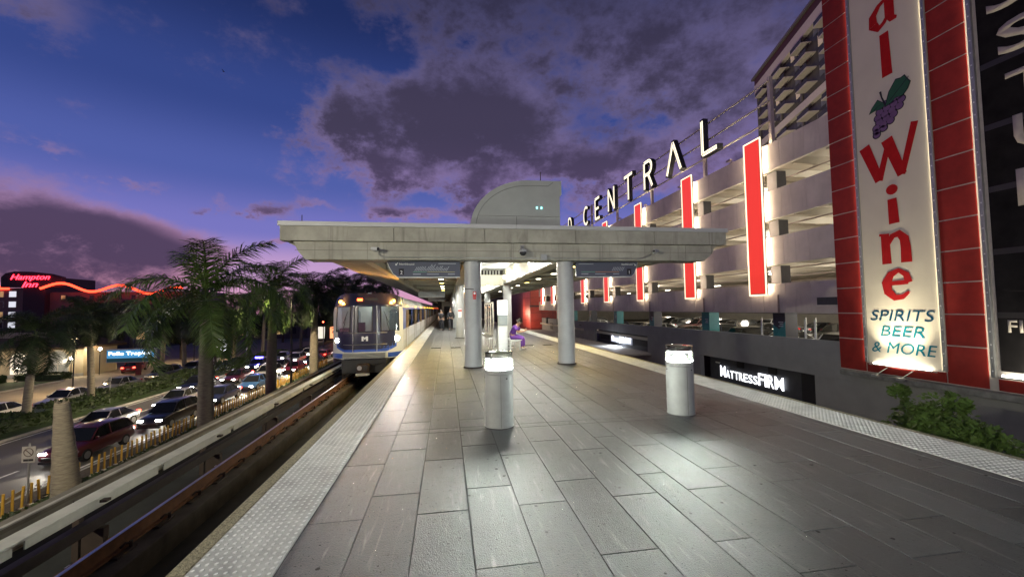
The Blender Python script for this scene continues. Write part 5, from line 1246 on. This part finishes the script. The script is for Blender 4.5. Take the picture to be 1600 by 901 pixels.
lb_ = B(-.5, -.1, 1.70, .5, .1, 1.80).build('light_bar', emat('blue_flash', (.08, .06, 1.0), 30), pl)
lamp('flash', 'POINT', (0, 0, 2.0), 50, (.15, .12, 1), .1, pl)

# ================================================================== STREET FURNITURE
M_yp = mat('yellow_post', (.50, .30, .035), .55, var=.15, vs=5, rnd=.12)
pm = MB().tube((0, 0, .03), (0, 0, .80), .042, .038, 8).mesh('post', M_yp, True); pbm = MB().lathe([(.09, 0), (.085, .03), (.05, .04)], 10).mesh('base', mat('post_base', (.5, .46, .36), .6), True)
for k in range(128):
    y = 15.1+k*.335; x = -15.5-(.004*max(0, y-35))
    if k in (13, 14, 17): continue
    t_ = thing('delineator_post', 'short yellow delineator post in the row along the palm verge', 'post', (x, y, SZ+.12), 0, 'yellow posts along the verge')
    inst('post', pm, (0, 0, 0), t_, (random.uniform(-.06, .06), random.uniform(-.06, .06), 0)); inst('base', pbm, (0, 0, 0), t_)
t_ = thing('parking_sign', 'no turn sign on a thin post beside the topped palm trunk', 'sign', (-15.6, 18.45, SZ+.12))
MB().tube((0, 0, 0), (0, 0, 2.25), .035, n=8).build('post', M_gal, t_); 
sp = B(-.22, -.03, 1.55, .22, -.02, 2.15).build('panel', mat('sign_panel_grey', (.32, .31, .29), .6), t_)
mb = MB(); mb.path([(.15*math.cos(rad(a)), -.034, 1.93+.15*math.sin(rad(a))) for a in range(0, 361, 20)], .014, 5); mb.path([(-.1, -.034, 2.03), (.1, -.034, 1.83)], .014, 5); mb.build('prohibition_ring', mat('sign_ring', (.05, .02, .02), .5), t_); B(-.16, -.034, 1.60, .16, -.031, 1.68).build('print_line', M_grl, t_)
t_ = thing('fallen_board', 'bent pale board lying against the yellow posts', 'board', (-15.75, 17.6, SZ+.12)); MB().prism([(-.7, 0), (.9, .25), (.9, .40), (-.7, .12)], (0, 0, .2), (0, 1, 0), (0, 0, 1), .03).build('panel', mat('pale_board', (.4, .35, .26), .7), t_)
for k, (x, y, h) in enumerate(((-26.5, 37.6, 2.1), (-26.4, 60.0, 5.0))):
    t_ = thing('street_post', ('thin pale post in the hedge strip left of the silver white sedan', 'tall pale pole in the hedge strip right of the big palm')[k], 'post', (x, y, SZ+.1)); MB().tube((0, 0, 0), (0, 0, h), .04 if k == 0 else .09, n=8).build('pole', M_gal, t_); B(-.08, -.03, h-.3, .08, .03, h).build('cap_plate', M_gal, t_)
for k, (x, y) in enumerate(((-24.0, 86), (-21.0, 88), (-18.5, 84))):
    t_ = thing('traffic_signal', f'{("first", "second", "third")[k]} red traffic signal over the far crossing from the left', 'traffic light', (x, y, SZ), 0, 'traffic signals at the crossing')
    MB().tube((0, 0, 0), (0, 0, 5.2), .08, n=8).build('pole', M_gal, t_); B(-.2, -.2, 4.2, .2, .1, 5.3).build('housing', M_grl, t_); MB().tube((0, -.2, 5.05), (0, -.23, 5.05), .13, n=12).build('red_lens', emat('signal_red', (1, .06, .03), 30), t_, True)

# ================================================================== PLANTS
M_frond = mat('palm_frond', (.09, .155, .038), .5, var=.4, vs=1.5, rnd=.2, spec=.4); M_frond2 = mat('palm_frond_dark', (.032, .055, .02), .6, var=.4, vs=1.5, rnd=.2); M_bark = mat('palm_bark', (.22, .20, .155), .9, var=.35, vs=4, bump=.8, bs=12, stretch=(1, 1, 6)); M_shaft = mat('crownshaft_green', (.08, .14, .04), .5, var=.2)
M_spear = mat('spear_leaf', (.10, .13, .05), .6)
def frond_mesh(seed, ln, droop, leaf, m):
    r = random.Random(seed); mb = MB(); n = 30; pts = []
    for i in range(n+1):
        t = i/n; a = rad(58)-droop*t**1.25
        pts.append(None); 
    x = z = 0; pts = [(0, 0, 0)]
    for i in range(n):
        t = (i+.5)/n; a = rad(55)-droop*t**1.1; x += math.cos(a)*ln/n; z += math.sin(a)*ln/n; pts.append((x, .12*math.sin(t*3+seed)*t, z))
    mb.path(pts, [.045*(1-.85*i/n)+.004 for i in range(n+1)], 5)
    K_ = 96
    for k in range(K_):
        t = .10+.90*k/K_; i = min(n-1, int(t*n)); p = Vector(pts[i]).lerp(Vector(pts[i+1]), t*n-i); d = (Vector(pts[i+1])-Vector(pts[i])).normalized()
        for s in (-1, 1):
            side = Vector((0, s, 0)); upn = d.cross(side).normalized()*(-s)
            if upn.z < 0: upn = -upn
            lf = leaf*(.55+.9*math.sin(math.pi*min(1, .12+t*.86)))*r.uniform(.8, 1.12)
            el = r.choice((-.45, -.1, .25))+r.uniform(-.1, .1)
            dr = (side*.86+d*(.42+.5*t)+upn*el).normalized()
            mid = p+dr*lf*.55; tip = p+dr*lf+Vector((0, 0, -lf*r.uniform(.15, .38)))
            wv = d*.029
            i0 = len(mb.v); mb.v += [tuple(p-wv), tuple(p+wv), tuple(mid+wv*.9+Vector((0, 0, .0))), tuple(mid-wv*.9), tuple(tip)]
            mb.f += [(i0, i0+1, i0+2, i0+3), (i0+3, i0+2, i0+4)]
    return mb.mesh('frond', m)
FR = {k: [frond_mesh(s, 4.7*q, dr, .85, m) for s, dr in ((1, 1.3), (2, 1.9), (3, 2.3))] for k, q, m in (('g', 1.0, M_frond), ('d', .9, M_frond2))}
def palm(name, label, x, y, h, r0, r1, key, nf, sc, seed, lean=(0, 0), group=None, spear=True, z0=SZ+.1, shaft=1.3, low=False):
    t_ = thing(name, label, 'palm tree', (x, y, z0), 0, group); r = random.Random(seed)
    ht = h-shaft*.6; n = 26; pts = []; rs_ = []
    for i in range(n+1):
        t = i/n; pts.append((lean[0]*t*t, lean[1]*t*t, ht*t)); rs_.append((r0+(r1-r0)*t)*(1+.10*math.sin(t*3.1))*(1.0+(.035 if i % 2 else -.02)))
    MB().path(pts, rs_, 14).build('trunk', M_bark, t_, True)
    top = Vector(pts[-1]); c = top+Vector((0, 0, shaft))
    MB().path([tuple(top), tuple(top+Vector((0, 0, shaft*.3))), tuple(c)], [r1*.95, r1*1.15, r1*.45], 12).build('crownshaft', M_shaft if key == 'g' else M_frond2, t_, True)
    for k in range(nf):
        a = 2*math.pi*(k*.381966+.07*r.random()); u_ = (k+.5)/nf
        tilt = rad(-48)+rad(92)*u_ if not low else rad(-45)+rad(105)*u_
        me = FR[key][2 if u_ > .62 else 1 if u_ > .3 else 0]
        o = inst('frond', me, tuple(c-Vector((0, 0, .25*u_*shaft))), t_, None, (sc*r.uniform(.9, 1.08),)*3)
        o.rotation_mode = 'XYZ'; o.rotation_euler = (r.uniform(-.15, .15), tilt+rad(20), a)
    if spear: MB().path([tuple(c), tuple(c+Vector((-.35, .05, 1.4))), tuple(c+Vector((-.95, .1, 3.2)))], [.06, .045, .008], 6).build('spear_leaf', M_spear, t_, True)
    return t_
PG = 'royal palms along the verge'
palm('royal_palm', 'big royal palm with green arching fronds in front of the traffic', -14.05, 27.0, 7.5, .41, .27, 'g', 14, 1.2, 4, (-.1, 0), PG)
palm('royal_palm', 'second royal palm right of the big one, lit green from the station', -14.2, 36.5, 8.3, .40, .26, 'g', 13, 1.05, 9, (.1, 0), PG, False)
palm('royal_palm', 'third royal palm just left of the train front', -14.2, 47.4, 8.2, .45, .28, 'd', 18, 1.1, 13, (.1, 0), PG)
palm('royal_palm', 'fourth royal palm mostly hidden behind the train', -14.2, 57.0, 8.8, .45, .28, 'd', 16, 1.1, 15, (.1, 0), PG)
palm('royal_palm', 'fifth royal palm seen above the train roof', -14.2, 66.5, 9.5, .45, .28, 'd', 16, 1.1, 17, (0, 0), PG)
# topped trunk
t_ = thing('palm_stump', 'topped palm trunk without a crown at the left', 'palm trunk', (-14.2, 18.3, SZ+.1))
pts = [(-.02*i, 0, 3.75*i/14) for i in range(15)]; MB().path(pts, [(.45-.0165*i)*(1.03 if i % 2 else .97) for i in range(15)], 18).build('trunk', M_bark, t_, True)
tp = pts[-1]
for k in range(7):
    a = k*.9; MB().prism([(-.07, 0), (.07, 0), (.04, .10+.05*(k % 3)), (-.03, .06)], (tp[0]+.17*math.cos(a), .17*math.sin(a), tp[2]-.02), (-math.sin(a), math.cos(a), 0), (0, 0, 1), .02).build('broken_edge', M_bark, t_)
BGP = 'dark palms across the street'
bgp = [(-26.9, 31.5, 5.6, 'slim dark palm at the far left in front of the restaurant'), (-27.2, 36.8, 6.8, 'slim dark palm right of the first one in front of the restaurant'), (-45.0, 63.0, 6.2, 'dark palm behind the left half of the restaurant roof'), (-38.0, 62.5, 6.2, 'dark palm behind the right end of the restaurant'),
       (-33.0, 58.5, 6.4, 'dark palm over the restaurant sign'), (-33.5, 72.0, 7.4, 'dark palm behind the big royal palm crown'), (-28.5, 70.0, 8.4, 'dark palm between the big royal palm and the second one'), (-27.5, 84.0, 9.6, 'dark palm far behind the second royal palm'), (-48, 72, 6.8, 'dark palm under the hotel neon line'), (-56, 76, 6.4, 'dark palm beside the lit hotel windows'),
       (-12.6, 76, 11.0, 'dark palm against the pink sky near the canopy edge'), (-13.0, 90, 12.0, 'farthest dark palm against the pink sky above the train')]
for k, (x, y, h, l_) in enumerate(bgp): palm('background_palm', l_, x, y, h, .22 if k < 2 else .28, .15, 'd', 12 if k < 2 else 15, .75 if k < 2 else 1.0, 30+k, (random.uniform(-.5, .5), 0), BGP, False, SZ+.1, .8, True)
# broadleaf trees and hedges
M_leaf = mat('leaf_dark', (.022, .038, .014), .6, var=.5, vs=1.0, rnd=.25); M_leafg = mat('leaf_green', (.10, .17, .035), .5, var=.5, vs=4.0, rnd=.2); M_hedge = mat('hedge_leaf', (.030, .055, .014), .6, var=.5, vs=3)
M_branch = mat('branch', (.09, .07, .05), .9)
def crown_mesh(seed, rx, ry, rz, n, leaf, m, clumps=14):
    r = random.Random(seed); mb = MB(); cs = []
    for k in range(clumps):
        v = Vector((r.gauss(0, 1), r.gauss(0, 1), r.gauss(0, 1))).normalized()*r.uniform(.35, .85); cs.append((v.x*rx, v.y*ry, v.z*rz, r.uniform(.28, .48)))
    for k in range(n):
        c = cs[r.randrange(clumps)]; v = Vector((r.gauss(0, 1), r.gauss(0, 1), r.gauss(0, 1))).normalized()*(r.random()**.45)*c[3]
        p = Vector((c[0]+v.x*rx, c[1]+v.y*ry, c[2]+v.z*rz)); a = Vector((r.gauss(0, 1), r.gauss(0, 1), r.gauss(0, .7))).normalized(); b = a.orthogonal().normalized(); s = leaf*r.uniform(.6, 1.3)
        i0 = len(mb.v); mb.v += [tuple(p-a*s), tuple(p+b*s*.45), tuple(p+a*s), tuple(p-b*s*.45)]; mb.f.append((i0, i0+1, i0+2, i0+3))
    return mb.mesh('crown', m)
CR = [crown_mesh(s, 3.6, 3.6, 2.6, 2600, .26, M_leaf) for s in (1, 2, 3)]
bgt = [(-52, 68, 3.4, 'dark round tree behind the left end of the restaurant'), (-41, 72, 3.6, 'dark round tree behind the drive through lane'), (-35, 80, 4.0, 'dark round tree beyond the restaurant sign'), (-30, 92, 4.4, 'dark round tree behind the second royal palm'), (-27.5, 100, 5, 'dark round tree at the far side of the crossing'),
       (-12.2, 62, 4.2, 'dark tree between the royal palms and the train'), (-12.5, 84, 5.2, 'dark tree above the train roof, nearer one'), (-12.8, 104, 6.0, 'dark tree above the train roof, farther one'), (-62, 84, 4.4, 'dark round tree in front of the hotel'), (-46, 92, 4.6, 'dark round tree under the right end of the hotel neon'), (-38, 104, 5, 'dark round tree at the back of the lot'), (-24, 120, 6, 'dark tree at the end of the street, left side'), (-33, 125, 6, 'dark tree at the end of the street, far left side')]
for k, (x, y, h, l_) in enumerate(bgt):
    t_ = thing('broadleaf_tree', l_, 'tree', (x, y, SZ), random.uniform(0, 6), 'dark broadleaf trees')
    MB().path([(0, 0, 0), (.1, .05, h*.5), (.0, .1, h)], [.25, .2, .12], 8).build('trunk', M_branch, t_, True)
    for q in range(3): MB().path([(.05, .05, h*.7), (.8*math.cos(q*2.1), .8*math.sin(q*2.1), h*1.1)], [.1, .04], 6).build('limb', M_branch, t_)
    inst('crown', CR[k % 3], (0, 0, h+1.2), t_, None, (1, 1, .9+.1*(k % 3)))
# planted shrub tree by the right guideway
t_ = thing('street_tree', 'leafy green tree top in front of the grey wall at the right', 'tree', (14.2, 10.1, SZ))
MB().path([(0, 0, 0), (.05, .1, 1.4), (0, 0, 2.6)], [.12, .1, .07], 8).build('trunk', M_branch, t_, True)
for q in range(5): MB().path([(.0, .0, 1.9), (.5*math.cos(q*1.3), .9*math.sin(q*1.3), 3.3)], [.05, .02], 6).build('limb', M_branch, t_)
mb_c = crown_mesh(8, 1.0, 1.75, 1.05, 5200, .085, M_leafg, 26); inst('crown', mb_c, (0, .0, 3.35), t_)
inst('top_shoot', crown_mesh(5, .25, .3, .5, 420, .08, M_leafg, 5), (0, .95, 4.35), t_); inst('top_shoot', crown_mesh(6, .28, .35, .45, 460, .08, M_leafg, 5), (0, -.55, 4.3), t_)
def hedge(name, label, x0, y0, x1, y1, h, n, m, leaf=.14, zb=SZ+.1):
    r = random.Random(int(n+x0*10)); mb = MB()
    mb.box(x0+.2, y0+.2, zb, x1-.2, y1-.2, zb+h*.75)
    for k in range(n):
        x = r.uniform(x0, x1); y = r.uniform(y0, y1); top = h*(.86+.14*math.sin(y*1.7)+.1*math.sin(y*.6+x)); e = r.random()
        z = zb+top*(1 if e < .5 else r.random()**.7)
        if e >= .5: x = r.choice((x0, x1))+r.gauss(0, .06)
        p = Vector((x, y, z+r.gauss(0, .05))); a = Vector((r.gauss(0, 1), r.gauss(0, 1), r.gauss(0, .8))).normalized(); b = a.orthogonal().normalized(); s = leaf*r.uniform(.6, 1.3)
        i0 = len(mb.v); mb.v += [tuple(p-a*s), tuple(p+b*s*.5), tuple(p+a*s), tuple(p-b*s*.5)]; mb.f.append((i0, i0+1, i0+2, i0+3))
    return tag(mb.build(name, m), label, 'hedge')
hedge('hedge', 'long clipped hedge between the street and the lot', -27.9, 24, -26.3, 74, 1.0, 9000, M_hedge, .13)
hedge('hedge', 'low hedge in front of the restaurant wall', -62, 50.4, -46.2, 51.8, .9, 2600, M_hedge, .13)
hedge('hedge', 'dark planting strip at the right corner of the restaurant', -46, 52.4, -41.6, 53.6, .7, 900, M_hedge, .12)
hedge('hedge', 'dark ground planting along the verge under the palms', -14.9, 16, -12.6, 60, .35, 5000, M_hedge, .12, SZ+.1)

# ================================================================== BUILDINGS ACROSS THE STREET
M_stu = mat('restaurant_stucco', (.50, .42, .27), .8, var=.08, vs=1, bump=.1); M_rtile = mat('restaurant_roof', (.16, .11, .07), .8, var=.3, vs=4, bump=.3, bs=10); M_wpan = mat('restaurant_glass', (.35, .38, .38), .15)
M_litw = emat('restaurant_lit_glass', (1.0, .92, .75), .9); M_wfr = mat('window_frame_white', (.5, .48, .42), .6)
rs2 = thing('restaurant', 'cream stucco restaurant with arched windows and tiled roof', 'building', (-50, 56, SZ))
RZ = 3.2
B(-16, 0, 0, 7.7, 5, RZ).build('wall', M_stu, rs2); B(-16.2, -.12, 0, 7.8, -.01, .35).build('plinth', M_kerb, rs2)
B(-16.4, -.9, RZ+.002, 8.4, 5.6, RZ+.26).build('eave', mat('eave_brown', (.12, .075, .04), .7), rs2)
mb = MB(); mb.v = [(-16.6, -1.0, RZ+.262), (8.5, -1.0, RZ+.262), (8.5, 5.7, RZ+.262), (-16.6, 5.7, RZ+.262), (-14, 1.8, RZ+1.3), (6.4, 1.8, RZ+1.3), (6.4, 3.2, RZ+1.3), (-14, 3.2, RZ+1.3)]
mb.f = [(0, 1, 5, 4), (1, 2, 6, 5), (2, 3, 7, 6), (3, 0, 4, 7), (4, 5, 6, 7)]; mb.build('roof', M_rtile, rs2)
B(-13, 2.0, RZ+1.2, 1.5, 3.0, RZ+1.9).build('parapet', mat('parapet_cream', (.42, .38, .30), .8), rs2)
def archpoly(w_, h_): return [(-w_, 0), (w_, 0), (w_, h_)]+[(w_*math.cos(rad(a)), h_+w_*math.sin(rad(a))) for a in range(20, 180, 20)]+[(-w_, h_)]
for k, (x, w_, lit) in enumerate(((-13.2, .75, 1), (-10.4, .75, 0), (-7.6, .75, 1), (-4.6, .75, 0), (-2.0, .55, 1), (1.3, .80, 1), (5.2, .95, 0))):
    mb = MB(); mb.prism(archpoly(w_+.12, 1.65), (x, -.002, .4), (1, 0, 0), (0, 0, 1), .05); f_ = mb.build('window', M_wfr, rs2)
    mb = MB(); mb.prism(archpoly(w_, 1.6), (x, -.055, .45), (1, 0, 0), (0, 0, 1), .02); mb.build('pane', M_litw if lit else M_wpan, f_)
    B(x-.03, -.10, .45, x+.03, -.078, 2.05).build('mullion', M_wfr, f_); B(x-w_, -.099, 1.45, x+w_, -.079, 1.51).build('transom', M_wfr, f_)
B(-2.9, -.06, .0, -.9, -.012, 2.2).build('service_panel', M_wfr, rs2)
M_gl2 = emat('lantern', (1.0, .93, .8), 40)
for k, (x, y, z, p) in enumerate(((-50.0, 53.3, 1.3, 30), (-46.4, 53.2, 1.3, 30), (-42.9, 55.2, 2.0, 30), (-40.9, 56.4, 2.9, 60), (-54.5, 53.4, 1.3, 30))):
    t_ = thing('lantern', f'{ordn[k]} lit lantern post along the restaurant front, counted in order of building', 'lantern', (x, y, SZ), 0, 'lanterns around the restaurant')
    t_['label'] = ('lit lantern before the arched window second from the picture edge', 'lit lantern in front of the slim dark palms', 'lit lantern at the recessed arch of the restaurant', 'tall lit lantern past the right corner of the restaurant', 'lit lantern outside the left picture edge')[k]
    MB().tube((0, 0, 0), (0, 0, z), .04, n=8).build('post', M_grl, t_); MB().lathe([(.05, 0), (.14, .08), (.14, .24), (.04, .34)], 10, (0, 0, z)).build('globe', M_gl2, t_, True)
    lamp('bulb', 'POINT', (0, -.3, z+.25), p, (1, .80, .5), .15, t_)
# street lamps on the palm verge; two out of view added for light
for k, (x, y) in enumerate(((-13.4, 38.6), (-12.0, -2.0), (-13.4, 63.0), (-13.6, 13.2))):
    t_ = thing('street_lamp', ('lit street lamp beside the second royal palm', 'added unseen street lamp behind the viewer on the verge', 'lit street lamp farther up the verge by the train', 'added unseen street lamp just outside the left edge of view')[k], 'street lamp', (x, y, SZ), 0, 'street lamps on the verge'); hh = (8.7, 11.0, 9.5, 9.5)[k]
    MB().path([(0, 0, 0), (0, 0, hh-.5), (-.3, 0, hh-.1), (-.9, 0, hh)], [.09, .06, .05, .04], 8).build('pole', M_grl, t_, True); B(-1.5, -.14, hh-.04, -.8, .14, hh+.06).build('head', M_grl, t_); B(-1.42, -.10, hh-.055, -.95, .10, hh-.042).build('lens', emat('street_lens', (1, .93, .75), 30), t_)
    if k == 1: lamp('bulb', 'POINT', (-1.2, 0, hh-.30), 1450, (1, .93, .72), .2, t_)
    else: lamp('bulb', 'SPOT', (-1.2, 0, hh-.12), (2300, 0, 900, 420)[k], (1, .78, .48), .2, t_, (-.1, 0, -1) if k != 3 else (-.9, .5, -1), 165 if k != 3 else 115, .5)
# two tall lot lights (poles rise among the palms)
for k, (x, y) in enumerate(((-34.0, 44.0), (-36, 66))):
    t_ = thing('lot_light', ('tall lot light on a pole above the parked cars', 'tall lot light on a pole behind the restaurant sign')[k], 'street lamp', (x, y, SZ)); MB().tube((0, 0, 0), (0, 0, 5.0), .06, .05, 8).build('pole', M_grl, t_); B(-.18, -.3, 5.0, .18, .3, 5.08).build('head', M_grl, t_); B(-.14, -.25, 4.985, .14, .25, 4.998).build('lens', emat('lot_lens', (1, .75, .4), 12), t_)
    lamp('bulb', 'SPOT', (0, 0, 4.9), 520, (1, .72, .38), .2, t_, (0, 0, -1), 150, .5)
# restaurant pole sign
ps = thing('pole_sign', 'lit blue roadside restaurant sign on a red pole', 'sign', (-36.6, 55.0, SZ))
B(.5, -.15, 0, .95, .15, 1.6).build('pole', mat('pole_red', (.12, .015, .015), .5), ps); B(-2.5, -.2, 1.55, 2.5, .2, 3.05).build('box', mat('sign_box', (.5, .52, .52), .5), ps)
B(-2.42, -.215, 2.05, 2.42, -.202, 2.98).build('face', emat('sign_blue_face', (.05, .22, .42), 1.2), ps); B(-2.42, -.214, 1.62, 2.42, -.202, 2.04).build('face', emat('sign_lower_face', (.01, .05, .06), .4), ps)
text('lettering', 'Pollo Tropical', (-.05, -.22, 2.28), (1, 0, 0), (0, 0, 1), 1, emat('sign_letter_lit', (.85, .95, 1.0), 3.2), width=4.4, height=.52, extrude=.006, bold=.02, parent=ps)
B(-2.6, -.22, 3.06, 2.6, .22, 3.12).build('top_trim', M_signw, ps)
mb = thing('message_board', 'lit white message board behind the big palm trunk', 'sign', (-28.9, 57.5, SZ))
B(-.1, -.1, 0, .1, .1, 2.3).build('pole', M_branch, mb); B(-1.5, -.12, 2.2, 1.5, .12, 4.0).build('box', M_gdark, mb)
for k in range(4):
    for q in range(5): B(-1.4+q*.57, -.14, 2.35+k*.42, -.95+q*.57+(.06 if (q+k) % 2 else -.05), -.122, 2.62+k*.42).build('text_block', emat('message_lit', (.95, .97, 1), 4.0), mb)
st = thing('storefront', 'far lit storefront with red lights at the end of the street', 'building', (-24, 105, SZ))
B(-8, 0, 0, 6, 8, 5.5).build('wall', mat('store_wall', (.12, .10, .09), .8), st)
for k in range(4): B(-7+k*3.2, -.05, .6, -4.6+k*3.2, -.01, 3.4).build('window', emat('store_window', (1, .35, .15), 1.6) if k % 2 else MATS['restaurant_lit_glass'], st)
B(-3, -.1, 3.8, 3, -.02, 4.9).build('fascia', emat('store_fascia', (1, .12, .06), 2.0), st)
# hotel with neon roof line
ht = thing('hotel', 'long hotel block with red neon roof line and lit windows', 'building', (-110, 130, SZ))
M_hot = mat('hotel_stucco', (.20, .15, .14), .8, var=.1); M_neon = emat('neon_red', (1.0, .05, .02), 5.0); M_neons = emat('neon_script', (1.0, .02, .04), 9.0)
HX = -110
B(-14, 0, 0, 2.0, 16, 14.6).build('wing', M_hot, ht); B(-2.0, -1.0, 0, 3.0, 15, 17.6).build('core', mat('hotel_dark', (.05, .04, .05), .8), ht); B(3.0, .5, 0, 40, 15, 13.4).build('wing', M_hot, ht)
B(-7.0, -1.2, 14.7, 7.0, 0, 17.5).build('sign_wall', MATS['hotel_dark'], ht)
mb2 = MB(); mb2.prism([(-7.0, 17.5), (7.0, 17.5), (4, 18.4), (0, 18.9), (-4, 19.0), (-6, 18.5)], (0, 0, 0), (1, 0, 0), (0, 0, 1), 1.2); mb2.build('sign_crest', MATS['hotel_dark'], ht)
B(-14, -.4, 14.2, -6.0, .0, 15.2).build('neon_line', M_neon, ht)
pts = [(x, -1.6, 14.75-.045*(x-7)+1.0*math.cos((x-7.3)*2*math.pi/14.0)) for x in [2.4+i*.6 for i in range(58)]]; mb2 = MB(); mb2.path(pts, .32, 8); mb2.build('neon_line', M_neon, ht, True)
text('neon_lettering', 'Hampton', (-.2, -1.3, 16.35), (1, 0, 0), (0, 0, 1), 1, M_neons, width=9.0, height=1.8, extrude=.1, shear=.35, bold=.0, parent=ht); text('neon_lettering', 'Inn', (-.2, -1.3, 14.75), (1, 0, 0), (0, 0, 1), 1, M_neons, width=3.6, height=1.5, extrude=.1, shear=.35, parent=ht)
M_hwin = emat('hotel_window_cool', (.9, .92, 1.0), .75); M_hwin2 = emat('hotel_window_warm', (1, .62, .25), .30); M_hwind = mat('hotel_window_dark', (.03, .03, .04), .2)
for f in range(4):
    z = 12.2-f*2.75
    for k, x in enumerate((-5.1, -8.0, -9.6, -12.0)):
        f_ = B(x-.95, -.14, z-.1, x+.95, -.02, z+1.65).build('window', M_wfr, ht); B(x-.8, -.16, z, x+.8, -.142, z+1.5).build('pane', M_hwin if k == 0 else M_hwin2 if (k+f) % 2 else M_hwind, f_)
    for k in range(10):
        x = 6.2+k*3.4; f_ = B(x-.6, .42, z-.9, x+.6, .49, z+.4).build('window', M_hot, ht); B(x-.5, .40, z-.8, x+.5, .418, z+.3).build('pane', M_hwind if (k*7+f*3) % 11 else M_hwin2, f_)
# strip of low dark buildings closing the view on the left
for k, (x, y, wd, h, l_) in enumerate(((-75, 110, 26, 7, 'low dark building between hotel and restaurant'), (-48, 118, 22, 6, 'low dark building behind the lot trees'), (-120, 105, 20, 6, 'low dark building in front of the hotel'), (12, 150, 34, 13, 'dark block at the far end of the right hand track'))):
    t_ = thing('low_building', l_, 'building', (x, y, SZ)); B(-wd/2, 0, 0, wd/2, 12, h).build('wall', mat('low_building_wall', (.10, .09, .09), .8), t_); B(-wd/2-.2, -.2, h+.002, wd/2+.2, 12.2, h+.3).build('roof', M_gdark, t_)
    for q in range(5): B(-wd/2+1.5+q*wd/5.5, -.05, 1.2, -wd/2+3.2+q*wd/5.5, -.01, 2.8).build('window', M_hwin2 if q % 2 else M_hwind, t_)
# bird
bd_ = thing('bird', 'small dark bird flying in the blue sky at the left', 'bird', (-30.0, 60.3, 34.7)); 
bd_.scale = (.42,)*3; mbb = MB(); mbb.path([(-.35, 0, .05), (-.1, 0, .02), (.2, 0, 0), (.45, 0, -.05)], [.02, .10, .09, .02], 8); i0 = len(mbb.v)
for s in (-1, 1): mbb.prism([(-.12, 0), (.15, 0), (.05, .7), (-.2, 1.05)], (0, .04*s, .05), (1, 0, 0), (0, s*.8, .35), .02)
recalc(mbb.build('body', M_grl, bd_, True))
